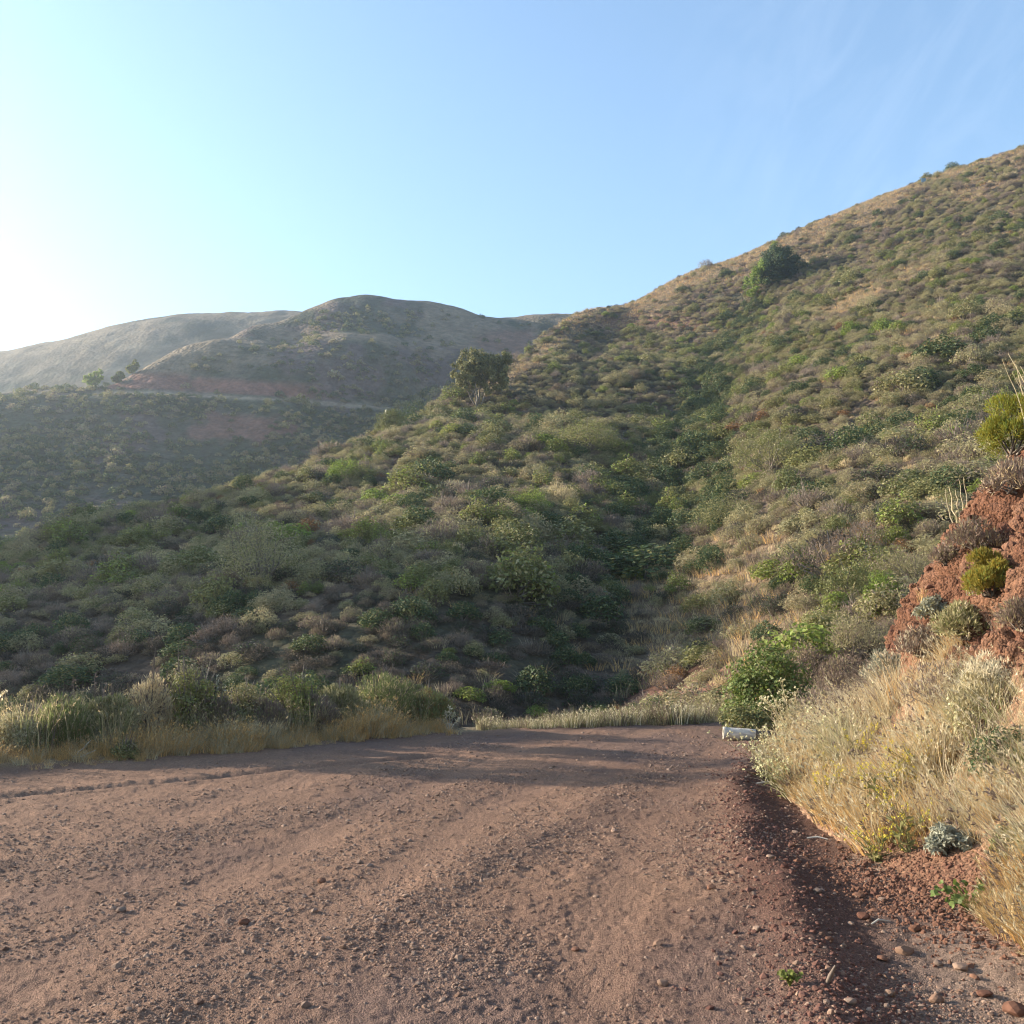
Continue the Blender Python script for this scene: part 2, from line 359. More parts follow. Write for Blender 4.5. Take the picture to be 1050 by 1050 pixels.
S, T = np.meshgrid(np.concatenate([np.linspace(-9, 4, 60)[:-1], np.linspace(4, 13, 560), np.linspace(13, 21, 140)[1:]]), np.concatenate([np.linspace(-.5, 0, 10)[:-1], np.linspace(0, 2.8, 300), np.linspace(2.8, 11, 70)[1:]]), indexing='ij')
bx, by, bz, hi, cid, ed = bank_surface(S, T)
C = np.broadcast_to(np.array([.24, .15, .09]), S.shape + (3,)).copy()
C = mix(C, [.28, .165, .10], sstep(.4, .62, fbm(S * 1.2, T * 1.5, 3, 3)))
red = np.array([.135, .064, .038]); face = sstep(.95, 1.45, bz + .5 * (fbm(S, T * 2, 3, 8) - .5)) * sstep(3.1, 2.5, T)
C = mix(C, red, face); C = mix(C, [.175, .092, .056], face * sstep(.5, .7, cid) * .7); C = mix(C, [.085, .038, .026], face * sstep(.35, .15, cid) * .7)
C = mix(C, [.20, .15, .08], sstep(2.5, 3.1, T))
C = mix(C, [.15, .075, .047], sstep(1.2, .3, np.hypot((S - 6.4) / 1.3, (T - .05) / .45) + .8 * (fbm(S * 4, T * 4, 3, 19) - .5)) * .8)
M_bank = soil_mat("bank_soil", 22, 45, .6, .03, .6, 1.4)
BKX, BKY, BKZ = bx, by, bz
mb = MB(); mb.add(np.stack([bx, by, bz], -1).reshape(-1, 3), grid_faces(*S.shape)[:, ::-1])
tag(link("roadside_bank", mb.mesh("roadside_bank", [M_bank], True, C.reshape(-1, 3))), kind="structure", label="steep cut bank of crumbling red earth beside the road", cat="bank")

# ------------------------------------------------------------------ near hillside
az = np.radians(np.linspace(-48, 46, 640)); rr = np.geomspace(16.5, 235, 560)
A, R = np.meshgrid(az, rr, indexing='ij'); X = R * np.sin(A); Y = R * np.cos(A); Z = near_hill(X, Y)
NAZ, NRR, NZ = az, rr, Z
PX, PY = proj(X, Y, Z); NPY = PY; EL = (Z - EYE) / R; CM = np.maximum.accumulate(EL, 1); VIS = EL >= CM - .004
CMS = CM[:, -1]
def near_visible(x, y):
    a = np.arctan2(x, y); r = np.hypot(x, y)
    i = np.clip(np.searchsorted(az_n, a), 0, len(az_n) - 1); j = np.clip(np.searchsorted(rr_n, r), 0, len(rr_n) - 1)
    return VIS[i, j]
az_n, rr_n = az, rr
def skyline_gap(x, y, z):
    """elevation gap in picture pixels below the crest line"""
    i = np.clip(np.searchsorted(az_n, np.arctan2(x, y)), 0, len(az_n) - 1)
    return (CMS[i] - (z - EYE) / np.hypot(x, y)) * F
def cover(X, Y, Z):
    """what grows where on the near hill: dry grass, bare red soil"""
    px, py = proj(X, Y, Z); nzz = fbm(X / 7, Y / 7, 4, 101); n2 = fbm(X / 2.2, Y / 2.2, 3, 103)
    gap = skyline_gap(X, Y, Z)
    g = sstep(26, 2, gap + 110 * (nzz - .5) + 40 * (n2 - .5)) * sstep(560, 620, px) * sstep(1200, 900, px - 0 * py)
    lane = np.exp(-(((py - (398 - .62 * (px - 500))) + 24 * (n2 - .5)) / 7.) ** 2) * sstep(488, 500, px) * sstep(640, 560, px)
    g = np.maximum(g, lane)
    band = np.exp(-(((py - (325 - .55 * (px - 850))) + 40 * (nzz - .5)) / 14.) ** 2) * sstep(820, 870, px) * sstep(960, 930, px)
    g = np.maximum(g, band)
    e = np.hypot((px - 745) / 112, (py - 625) / 68) + 1.2 * (nzz - .5) + .9 * (n2 - .5)
    g = np.maximum(g, sstep(1.0, .7, e))
    e2 = np.hypot((px - 700) / 70, (py - 705) / 32) + .7 * (n2 - .5)
    e3 = np.hypot((px - 660) / 60, (py - 331) / 9) + .5 * (n2 - .5)
    e4 = np.hypot((px - 960) / 55, (py - 345) / 30) + 1.0 * (n2 - .5)
    s = np.maximum(np.maximum(sstep(1., .7, e2), sstep(1.2, .7, e3) * .8), sstep(1., .6, e4) * .7)
    return np.clip(g, 0, 1), np.clip(s, 0, 1)
g, s = cover(X, Y, Z)
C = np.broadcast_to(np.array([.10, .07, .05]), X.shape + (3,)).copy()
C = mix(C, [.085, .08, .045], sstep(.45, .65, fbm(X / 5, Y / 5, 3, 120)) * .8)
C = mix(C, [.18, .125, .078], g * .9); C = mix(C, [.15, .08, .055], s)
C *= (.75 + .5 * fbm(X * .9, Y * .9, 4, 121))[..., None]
M_hill = soil_mat("hill_soil", 2.2, 3.0, .8, .25, .6, 1.4)
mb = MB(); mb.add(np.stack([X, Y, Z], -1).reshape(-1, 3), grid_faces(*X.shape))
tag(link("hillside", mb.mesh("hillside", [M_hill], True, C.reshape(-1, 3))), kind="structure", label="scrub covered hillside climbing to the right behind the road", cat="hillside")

# ------------------------------------------------------------------ far hills across the valley
FH = [(0,590,125),(0,540,140),(0,480,158),(0,430,176),(100,560,132),(100,530,142),(100,480,160),(100,430,180),(200,500,160),(200,450,178),(200,418,189),(300,480,172),(300,440,184),(300,417,191),(400,440,195),(400,422,200),(450,400,206),(-120,600,118),(-120,500,150)]
BENCH = [(-160,418,178),(-60,410,183),(20,406,187),(100,403,189),(150,402,190),(200,405,193),(300,411,198),(400,419,204),(440,414,210)]
FACE = [(200,372,206),(250,350,222),(300,390,203),(300,345,230),(350,380,210),(350,330,240),(420,380,215),(420,340,238),(480,370,222),(480,345,240),(540,360,232),(560,345,245)]
FCR = [(-160,409,186),(-60,403,190),(30,400,194),(80,399,196),(115,394,198),(140,381,205),(170,367,214),(200,355,222),(260,338,238),(310,321,250),(345,311,256),(380,306,260),(430,311,263),(470,319,266),(530,325,270),(570,327,272),(640,335,272),(720,330,275)]
pts = [unproj(*q) for q in FH + BENCH + FACE + FCR]
for q in BENCH: p = unproj(*q); pts.append(np.array([p[0] * 1.018, p[1] * 1.018, p[2] + .25]))
for q in FCR:
    p = unproj(*q)
    for s_, z_ in ((1.06, .93), (1.3, .55)): pts.append(np.array([p[0] * s_, p[1] * s_, p[2] * z_]))
for x_ in (-110, -70, -30, 0): pts.append(np.array([x_, 100., -16.]))
FARH = TPS(pts, lam=.0006)
def far_hill(X, Y):
    gul = fbm((X * .8 + Y * .25) / 16, Y / 90, 3, 201) - .5
    z = FARH(X, Y); fade = sstep(15, 45, z) * (.4 + .6 * sstep(50, 60, z))
    return z + 5 * gul * fade + 1.6 * (fbm(X / 10, Y / 10, 4, 202) - .5)
az = np.radians(np.linspace(-44, 16, 620)); rr = np.geomspace(108, 380, 460)
A, R = np.meshgrid(az, rr, indexing='ij'); X = R * np.sin(A); Y = R * np.cos(A); Z = far_hill(X, Y)
FEL = (Z - EYE) / R; FCM = np.maximum.accumulate(FEL, 1); FVIS = FEL >= FCM - .003; faz, frr = az, rr
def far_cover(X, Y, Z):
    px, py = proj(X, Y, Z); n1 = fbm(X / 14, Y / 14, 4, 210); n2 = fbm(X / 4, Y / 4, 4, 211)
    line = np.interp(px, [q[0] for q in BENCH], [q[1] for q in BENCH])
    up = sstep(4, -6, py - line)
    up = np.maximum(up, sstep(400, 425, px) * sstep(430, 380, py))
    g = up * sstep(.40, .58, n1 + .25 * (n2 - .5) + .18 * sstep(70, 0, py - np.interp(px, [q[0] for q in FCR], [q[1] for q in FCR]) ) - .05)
    road = np.exp(-((py - line) / 2.2) ** 2) * sstep(90, 102, px) * sstep(420, 380, px) * (.45 + .8 * n2)
    cut = sstep(-2, -5, py - line) * sstep(-24, -16, py - line + 10 * (n1 - .5)) * sstep(95, 110, px) * sstep(350, 300, px) * sstep(.3, .5, n2 + .1)
    e = np.hypot((px - 245) / 70, (py - 440) / 17) + 1.1 * (n2 - .5); cut2 = sstep(1., .6, e) * .8
    e = np.hypot((px - 520) / 45, (py - 352) / 18) + .8 * (n2 - .5); cut3 = sstep(1.1, .5, e) * .6
    return g, np.clip(road, 0, 1), np.maximum(np.maximum(cut, cut2), cut3)
g, rd, ct = far_cover(X, Y, Z)
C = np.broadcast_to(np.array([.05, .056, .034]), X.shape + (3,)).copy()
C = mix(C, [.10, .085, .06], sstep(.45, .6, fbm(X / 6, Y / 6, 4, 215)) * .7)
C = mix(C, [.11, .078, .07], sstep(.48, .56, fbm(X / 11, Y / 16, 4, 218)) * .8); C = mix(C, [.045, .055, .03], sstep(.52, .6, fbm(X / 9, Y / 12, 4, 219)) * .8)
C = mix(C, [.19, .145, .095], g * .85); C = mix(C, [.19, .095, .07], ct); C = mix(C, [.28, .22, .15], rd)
M_far = soil_mat("far_hill_cover", .5, 1.2, .6, .6, .55, 1.45, cell=.12); M_back = soil_mat("back_hill_cover", .16, .9, .3, .5, .6, 1.4, cell=.06)
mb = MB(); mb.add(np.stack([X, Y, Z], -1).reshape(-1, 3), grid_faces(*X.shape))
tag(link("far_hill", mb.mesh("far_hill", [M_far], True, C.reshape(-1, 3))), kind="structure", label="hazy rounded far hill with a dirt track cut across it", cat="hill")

BK = [(-260,395,330),(-120,374,335),(0,360,340),(50,350,342),(100,338,345),(150,327,348),(200,321,350),(250,320,352),(300,319,354),(350,324,356),(450,340,360),(560,345,360)]
pts = []
for q in BK:
    p = unproj(*q)
    for s_, z_ in ((1, 1.), (.93, .86), (.8, .5), (.72, .3), (1.1, .93), (1.3, .6)): pts.append(np.array([p[0] * s_, p[1] * s_, p[2] * z_]))
BACK = TPS(pts, lam=.0006)
az = np.radians(np.linspace(-46, 6, 420)); rr = np.geomspace(235, 440, 240)
A, R = np.meshgrid(az, rr, indexing='ij'); X = R * np.sin(A); Y = R * np.cos(A)
Z = BACK(X, Y) + 6 * (fbm((X + .4 * Y) / 26, Y / 120, 3, 301) - .5) * sstep(345, 300, R) + 1.6 * (fbm(X / 9, Y / 9, 4, 302) - .5)
C = np.broadcast_to(np.array([.06, .062, .04]), X.shape + (3,)).copy()
C = mix(C, [.19, .15, .10], sstep(.44, .6, fbm(X / 22, Y / 22, 4, 303) + .22 * sstep(300, 350, R) - .04))
mb = MB(); mb.add(np.stack([X, Y, Z], -1).reshape(-1, 3), grid_faces(*X.shape))
tag(link("back_hill", mb.mesh("back_hill", [M_back], True, C.reshape(-1, 3))), kind="structure", label="pale hazy ridge behind the far hill on the left skyline", cat="hill")
# unseen hill added on the valley's left flank to throw shade into the gully
gx, gy = np.meshgrid(np.linspace(-190, -45, 120), np.linspace(20, 190, 140), indexing='ij')
gz = -16 + 50 * np.exp(-((gx + 106) / 24) ** 2) * sstep(53, 64, gy) * sstep(130, 105, gy) + 3 * (fbm(gx / 7, gy / 7, 4, 400) - .5)
C = np.broadcast_to(np.array([.07, .07, .042]), gx.shape + (3,)).copy()
mb = MB(); mb.add(np.stack([gx, gy, gz], -1).reshape(-1, 3), grid_faces(*gx.shape))
tag(link("side_hill", mb.mesh("side_hill", [M_far], True, C.reshape(-1, 3))), kind="structure", label="unseen scrubby knoll added on the left side of the valley for its shade", cat="hill")
gx, gy = np.meshgrid(np.linspace(-400, 400, 60), np.linspace(-300, 500, 60), indexing='ij'); gz = -18 + 2 * fbm(gx / 40, gy / 40, 3, 5)
C = np.broadcast_to(np.array([.08, .075, .045]), gx.shape + (3,)).copy()
mb = MB(); mb.add(np.stack([gx, gy, gz], -1).reshape(-1, 3), grid_faces(*gx.shape))
tag(link("valley_floor", mb.mesh("valley_floor", [M_far], True, C.reshape(-1, 3))), kind="structure", label="scrubby valley floor below the hills", cat="ground")
# ------------------------------------------------------------------ plant kit
L_sage = leaf_mat("sage_leaf", [(0.278, 0.246, 0.125), (0.359, 0.317, 0.166), (0.319, 0.263, 0.148)], .35)
L_green = leaf_mat("brush_leaf", [(0.141, 0.151, 0.055), (0.199, 0.194, 0.069), (0.246, 0.223, 0.098)], .32)
L_lime = leaf_mat("lime_leaf", [(0.185, 0.245, 0.046), (0.252, 0.305, 0.069), (0.218, 0.237, 0.054)], .45)
L_dark = leaf_mat("dark_leaf", [(0.061, 0.089, 0.036), (0.081, 0.113, 0.045)], .32)
L_dead = leaf_mat("dead_twig", [(0.190, 0.138, 0.105), (0.247, 0.187, 0.144), (0.174, 0.122, 0.091)], .3)
L_rust = leaf_mat("rust_leaf", [(0.224, 0.112, 0.042), (0.280, 0.154, 0.063)], .25)
L_straw = leaf_mat("straw", [(0.552, 0.432, 0.240), (0.624, 0.504, 0.300), (0.480, 0.372, 0.216)], .5)
L_gold = leaf_mat("gold_grass", [(.66, .40, .15), (.70, .46, .19), (.58, .40, .18)], .5)
L_pale = leaf_mat("pale_grass", [(0.690, 0.607, 0.432), (0.580, 0.497, 0.331), (0.524, 0.483, 0.317)], .5)
L_ggrass = leaf_mat("green_grass", [(0.195, 0.221, 0.078), (0.260, 0.260, 0.111), (0.312, 0.273, 0.130)], .5)
L_grey = leaf_mat("grey_leaf", [(0.252, 0.250, 0.180), (0.315, 0.310, 0.234)], .2)
L_yel = leaf_mat("yellow_petal", [(.62, .50, .05), (.70, .60, .10)], .3)
L_cream = leaf_mat("cream_pod", [(.58, .55, .30), (.64, .58, .36)], .25)
L_broom = leaf_mat("broom_leaf", [(0.203, 0.209, 0.030), (0.270, 0.242, 0.035), (0.324, 0.242, 0.050)], .4)
L_vine = leaf_mat("vine_leaf", [(0.110, 0.162, 0.030), (0.165, 0.204, 0.050)], .35, spec=.4)
B_bark = leaf_mat("bark", [(.15, .12, .095), (.20, .165, .13)], 0)
B_white = leaf_mat("bleached_stem", [(.42, .38, .31), (.50, .46, .39)], 0)

def shrub_mesh(name, seed, w=1.3, h=.9, lobes=26, nl=1700, ls=.05, asp=.5, leaf=None, leaf2=None, twig=None, tw=14, up=.35, poke=.12, flat=1., base=.0):
    r = np.random.default_rng(seed); mb = MB()
    k = np.arange(lobes); th = k * 2.39996 + r.random(lobes); q = np.sqrt((k + .5) / lobes) * (.92 + .16 * r.random(lobes))
    cx = np.cos(th) * q * w * .40; cyy = np.sin(th) * q * w * .40 * flat
    dome = np.sqrt(np.clip(1 - (q * .85) ** 2, .05, 1))
    cz = base + h * dome * (.50 + .48 * r.random(lobes) ** 1.3); rl = (.13 + .10 * r.random(lobes)) * w * .95
    tone = r.random(lobes)
    # outer shell clumps plus some lower ones so that the skirt reaches the ground
    m = lobes // 2; cx = np.concatenate([cx, np.cos(th[:m]) * w * .40]); cyy = np.concatenate([cyy, np.sin(th[:m]) * w * .40 * flat])
    cz = np.concatenate([cz, base + h * (.15 + .3 * r.random(m))]); rl = np.concatenate([rl, (.13 + .07 * r.random(m)) * w]); tone = np.concatenate([tone, r.random(m)])
    c = np.stack([cx, cyy, cz], 1); p = rl ** 2; p = p / p.sum()
    i = r.choice(len(c), nl, p=p); d = unit(r.normal(size=(nl, 3)) + np.array([0, 0, .45]))
    P = c[i] + d * (rl[i] * (.45 + .6 * r.random(nl) ** .6))[:, None] * np.array([1, 1, .85])
    ok = P[:, 2] > .02; P = P[ok]; d = d[ok]; i = i[ok]; n_ = len(P)
    fl = asp > .3
    N = (d + np.array([0, 0, .3]) + r.normal(size=(n_, 3)) * .42) if fl else (d * .8 + np.array([0, 0, up]) + r.normal(size=(n_, 3)) * .45)
    rn = np.clip(.18 + .45 * tone[i] + .37 * r.random(n_), 0, 1)
    sel = r.random(n_) < (.0 if leaf2 is None else .22)
    Ls = ls * (.7 + .7 * r.random(n_))
    leaves(mb, P[~sel], N[~sel], Ls[~sel], asp, 0, r, rn[~sel], fl)
    if sel.any(): leaves(mb, P[sel], N[sel], Ls[sel], asp, 1, r, rn[sel], fl)
    mbt = MB()
    for j in range(tw):
        t = c[r.integers(len(c))]; e = t * (1 + poke * r.random()) + np.array([0, 0, poke * h * r.random() * 1.6])
        b0 = np.array([r.normal() * .05 * w, r.normal() * .05 * w, 0]); mid = b0 * .5 + e * .5 + r.normal(size=3) * .05 * w
        tube(mbt, [b0, mid, e], np.array([.018, .011, .004]) * (.5 + w * .45), 3, 0, r.random())
    return mb, mbt, [leaf, leaf2 or leaf], [twig or B_bark]

def joined(name, parts):
    mb, mbt, lm, tm = parts
    k = len(lm)
    for (V_, R_) in zip(mbt.V, mbt.R): pass
    off = mb.n
    for v, rr_ in zip(mbt.V, mbt.R): mb.V.append(v); mb.R.append(rr_)
    for f, m in mbt.Fs: mb.Fs.append((f + off, m + k))
    mb.n += mbt.n
    return mb.mesh(name, lm + tm)

def tuft_mesh(name, seed, nb=46, h=.45, w=.006, spread=.12, lean=.5, mats=(None,), mixp=None, heads=0, head_mat=0, hl=.05):
    r = np.random.default_rng(seed); mb = MB()
    a = r.random(nb) * 6.283; q = np.sqrt(r.random(nb)) * spread
    P = np.stack([np.cos(a) * q, np.sin(a) * q, np.zeros(nb)], 1)
    H = h * (.45 + .65 * r.random(nb)); ln = lean * (.2 + r.random(nb)); az_ = a + r.normal(size=nb) * .7
    mi = r.choice(len(mats), nb, p=mixp)
    for m in range(len(mats)):
        s_ = mi == m
        if s_.any(): blades(mb, P[s_], H[s_], np.full(s_.sum(), w) * (.7 + .6 * r.random(s_.sum())), ln[s_], az_[s_], m, r)
    if heads:
        for j in r.choice(nb, heads):
            d = np.array([math.cos(az_[j]), math.sin(az_[j]), 0]); tip = P[j] + d * ln[j] * H[j] + np.array([0, 0, H[j] * (1 - .25 * ln[j])])
            k = 6; pp = tip - (d * .5 + np.array([0, 0, .6])) * (hl * r.random((k, 1))) * 1.2
            leaves(mb, pp, d * .5 + np.array([0, 0, .6]) + r.normal(size=(k, 3)) * .35, hl * .55, .35, head_mat, r)
    return mb.mesh(name, list(mats))

def stone_mesh(name, seed, mat, sub=2, squash=.6):
    import bmesh
    r = np.random.default_rng(seed); bm = bmesh.new(); bmesh.ops.create_icosphere(bm, subdivisions=sub, radius=.5)
    s_ = np.array([1, .7 + .3 * r.random(), squash * (.7 + .5 * r.random())])
    pl = unit(r.normal(size=(9, 3))); dd = .30 + .14 * r.random(9)
    for v in bm.verts:
        p = np.array(v.co)
        for a_, b_ in zip(pl, dd):
            t = p @ a_ - b_
            if t > 0: p = p - a_ * t * .9
        v.co = p * s_ * 1.25 + np.array([0, 0, .12])
    me = bpy.data.meshes.new(name); bm.to_mesh(me); bm.free(); me.materials.append(mat)
    a = me.attributes.new("rnd", 'FLOAT', 'POINT'); a.data.foreach_set("value", r.random(len(me.vertices)))
    return me

NSC = [0]
def scatter(name, pos, rot, scl, idx, meshes, label, cat, smooth=False):
    """one 'stuff' object: points carrying instanced clumps"""
    pos = np.asarray(pos, float); n_ = len(pos)
    me = bpy.data.meshes.new(name); me.vertices.add(n_); me.vertices.foreach_set("co", pos.ravel())
    a = me.attributes.new("rot", 'FLOAT_VECTOR', 'POINT'); a.data.foreach_set("vector", np.asarray(rot, float).ravel())
    scl = np.asarray(scl, float)
    if scl.ndim == 1: scl = np.repeat(scl[:, None], 3, 1)
    a = me.attributes.new("scl", 'FLOAT_VECTOR', 'POINT'); a.data.foreach_set("vector", scl.ravel())
    a = me.attributes.new("idx", 'INT', 'POINT'); a.data.foreach_set("value", np.asarray(idx, np.int32))
    pc = bpy.data.collections.new(name + "_kinds")
    for k, m in enumerate(meshes): pc.objects.link(bpy.data.objects.new("%s_kind_%02d" % (name, k), m))
    ng = bpy.data.node_groups.new(name + "_nodes", 'GeometryNodeTree')
    ng.interface.new_socket("Geometry", in_out='INPUT', socket_type='NodeSocketGeometry'); ng.interface.new_socket("Geometry", in_out='OUTPUT', socket_type='NodeSocketGeometry')
    N = ng.nodes; K = ng.links; gi = N.new("NodeGroupInput"); go = N.new("NodeGroupOutput"); ip = N.new("GeometryNodeInstanceOnPoints")
    ci = N.new("GeometryNodeCollectionInfo"); ci.inputs[0].default_value = pc; ci.inputs[1].default_value = True; ci.inputs[2].default_value = True
    def na(nm, ty):
        x = N.new("GeometryNodeInputNamedAttribute"); x.data_type = ty; x.inputs[0].default_value = nm; return x.outputs[0]
    K.new(gi.outputs[0], ip.inputs["Points"]); K.new(ci.outputs[0], ip.inputs["Instance"]); ip.inputs["Pick Instance"].default_value = True
    K.new(na("idx", 'INT'), ip.inputs["Instance Index"]); K.new(na("rot", 'FLOAT_VECTOR'), ip.inputs["Rotation"]); K.new(na("scl", 'FLOAT_VECTOR'), ip.inputs["Scale"])
    K.new(ip.outputs[0], go.inputs[0])
    o = bpy.data.objects.new(name, me); COL.objects.link(o); md = o.modifiers.new("scatter", 'NODES'); md.node_group = ng
    tag(o, label, cat, kind="stuff"); return o

# ------------------------------------------------------------------ shrub kinds of the hillside
KINDS = []     # (name, category word, mesh, label noun)
def kind(nm, words, seed, **k):
    k['ls'] = k['ls'] * 1.6; k['nl'] = int(k['nl'] * .62); KINDS.append((nm, words, joined(nm, shrub_mesh(nm, seed, **k))))
kind("sagebrush", "grey green sagebrush mound", 1, w=1.35, h=.8, leaf=L_sage, leaf2=L_dead, nl=2000, ls=.06, asp=.35, up=.6)
kind("sagebrush", "grey green sagebrush mound", 2, w=1.5, h=.75, leaf=L_sage, leaf2=L_sage, nl=2000, ls=.06, asp=.35, up=.6)
kind("sagebrush", "grey green sagebrush mound", 3, w=1.2, h=.9, leaf=L_sage, leaf2=L_green, nl=1800, ls=.055, asp=.4, up=.7)
kind("coyote_brush", "olive green coyote brush bush", 4, w=1.5, h=1.05, leaf=L_green, leaf2=L_green, nl=2200, ls=.065, asp=.6)
kind("coyote_brush", "olive green coyote brush bush", 5, w=1.7, h=1.0, leaf=L_green, leaf2=L_sage, nl=2300, ls=.065, asp=.6)
kind("coyote_brush", "olive green coyote brush bush", 6, w=1.3, h=1.2, leaf=L_green, leaf2=L_lime, nl=2000, ls=.06, asp=.6)
kind("dry_shrub", "dry brown twiggy shrub", 7, w=1.3, h=.85, leaf=L_dead, leaf2=L_dead, nl=1500, ls=.075, asp=.14, up=.9, tw=40, poke=.3)
kind("dry_shrub", "dry brown twiggy shrub", 8, w=1.2, h=.7, leaf=L_dead, leaf2=L_sage, nl=1500, ls=.07, asp=.2, up=.9, tw=30, poke=.25)
kind("green_bush", "bright lime green bush", 9, w=1.4, h=1.0, leaf=L_lime, leaf2=L_green, nl=2000, ls=.065, asp=.6)
kind("rust_shrub", "rust coloured shrub with orange leaves", 10, w=1.1, h=.8, leaf=L_rust, leaf2=L_dead, nl=1400, ls=.06, asp=.5)
kind("dark_bush", "dark green leafy bush", 12, w=1.7, h=1.15, leaf=L_dark, leaf2=L_green, nl=2300, ls=.07, asp=.6)
L_shade = leaf_mat("shade_scrub", [(.075, .062, .048), (.09, .078, .055), (.065, .058, .05)], .25)  # dark tones that put the lower slope's shade into the leaf colour
kind("grass_clump", "straw coloured bunch grass clump", 13, w=.9, h=.45, leaf=L_straw, leaf2=L_dead, nl=900, ls=.11, asp=.1, up=1.3, tw=4)

kind('shade_toned_brush', 'dull brown woody brush', 14, w=1.4, h=.9, leaf=L_shade, leaf2=L_dark, nl=2000, ls=.06, asp=.4, tw=24, poke=.2)
kind('shade_toned_brush', 'dull brown woody brush', 15, w=1.2, h=.8, leaf=L_shade, leaf2=L_dead, nl=1700, ls=.065, asp=.25, up=.8, tw=30, poke=.25)
def jitter(x0, x1, y0, y1, d):
    a, b = np.meshgrid(np.arange(x0, x1, d), np.arange(y0, y1, d)); a = a.ravel(); b = b.ravel()
    return a + rng.uniform(-.46, .46, len(a)) * d, b + rng.uniform(-.46, .46, len(b)) * d
x, y = jitter(-52, 112, 17.5, 180, .96)
ang = np.degrees(np.arctan2(x, y)); k = (ang > -33) & (ang < 36); x, y = x[k], y[k]
z = near_hill(x, y); v = near_visible(x, y); k = v; x, y, z = x[k], y[k], z[k]
px, py = proj(x, y, z); g, s = cover(x, y, z)
dens = 1.0 - .93 * np.clip(g + .15 * (g > .3), 0, 1) - .75 * s
dens *= 1 - .4 * sstep(.55, .7, fbm(x / 4, y / 4, 3, 500)) * sstep(36, 46, y)
gd, gt = seg_dist(x, y, GULLY)
dens = np.maximum(dens, .95 * (gd < 4))
k = (rng.random(len(x)) < dens) & ~((px > 545) & (px < 720) & (skyline_gap(x, y, z) < 7))
# keep the road end, the bank and the trees' feet free
k &= ~((x < 6.5) & (y < 18.2) & (x > -1.5)); k &= ~((x - Xb(y) > -.6) & (y < 19))
x, y, z, px, py, g, s, gd, gt = [q[k] for q in (x, y, z, px, py, g, s, gd, gt)]
n_ = len(x); u = rng.random(n_); zone = fbm(x / 13, y / 13, 3, 510); z2 = fbm(x / 4.5, y / 4.5, 3, 511)
right = sstep(0, 8, x - np.interp(y, GULLY[:, 1], GULLY[:, 0]))
# species by patch: grey sage on the right slope, greener brush on the spur and along the gully
gw = .27 + .9 * (zone - .5) + .8 * (z2 - .5) - .10 * right + .35 * (gd < 4.5) * (py < 520)
gw += .25 * np.exp(-((py - (300 - .5 * (px - 850))) / 40.) ** 2) * (px > 700)
idx = np.where(u < gw, np.choose(rng.integers(0, 3, n_), [3, 4, 5]), np.choose(rng.integers(0, 3, n_), [0, 1, 2]))
idx = np.where(rng.random(n_) < .20 + .15 * (zone < .42), np.choose(rng.integers(0, 2, n_), [6, 7]), idx)
idx = np.where((rng.random(n_) < .02 + .055 * (zone > .58)), 8, idx)
idx = np.where(rng.random(n_) < .10, rng.integers(12, 14, n_), idx)
idx = np.where(rng.random(n_) < .012 + .03 * right * (z2 > .6), 9, idx)
idx = np.where((rng.random(n_) < .06 + .45 * (gd < 3) * (gt > .35)), 10, idx)
idx = np.where((rng.random(n_) < .5 * g + .06), 11, idx)
sc = np.exp(rng.normal(0, .30, n_)) * (.86 + .55 * (z2 - .4)) * np.where(idx == 11, .8, 1.) * np.where(g > .4, .75, 1)
sc = np.clip(sc * .84, .3, 1.9) * np.where(px < 680, np.interp(y, [18, 24, 30, 38], [.42, .5, .72, 1.]), np.interp(y, [18, 24, 34], [.6, .75, 1.]))
low = sstep(590, 660, py) * (px < 680); idx = np.where((low > .5) & (rng.random(n_) < .6) & np.isin(idx, [3, 4, 5, 8, 10]), rng.choice([6, 7, 10, 10, 12, 13, 12], n_), idx)  # darker kinds swapped in to deepen the shade of the lower slope
pxs = sc * 1.4 * F / y
seen = (px > -10) & (px < 1060) & (py < 752) & (py > 100) & ~((px < 480) & (py > 722)) & ~((px > 880) & (py > 660 - (px - 890) * 1.9))
order = np.argsort(-np.where(seen, pxs, 0)); hero = np.zeros(n_, bool)
cnt = {}
for j in order:
    kk = KINDS[idx[j]][0]
    lim = {"sagebrush": 90, "coyote_brush": 80, "dry_shrub": 60, "green_bush": 40, "rust_shrub": 20, "dark_bush": 45, "grass_clump": 25, "shade_toned_brush": 70}[kk]
    if seen[j] and cnt.get(kk, 0) < lim: hero[j] = True; cnt[kk] = cnt.get(kk, 0) + 1
rz = rng.random(n_) * 6.283; tilt = rng.normal(0, .13, (n_, 2)); zs = z - .06 * sc
st = ~hero
scatter("hillside_scrub", np.stack([x, y, zs], 1)[st], np.stack([tilt[:, 0], tilt[:, 1], rz], 1)[st], np.stack([sc * rng.uniform(.75, 1.35, n_), sc * rng.uniform(.75, 1.2, n_), sc * rng.uniform(.55, 1.05, n_)], 1)[st], idx[st], [q[2] for q in KINDS],
        "dense mixed chaparral scrub covering the hillside", "scrub")
def place_words(a, b, gdist, X_):
    if gdist < 4.5 and b < 640: return "in the dark gully"
    if a < 250: return "on the low left end of the spur" if b < 620 else "in the deep shade behind the left roadside shrubs"
    if a < 640 and b > 610: return "on the shaded lower slope beyond the road"
    if a < 640: return "on the middle of the spur left of the gully"
    if b > 640: return "at the foot of the slope near the white pipe"
    return "on the sunlit slope right of the gully"
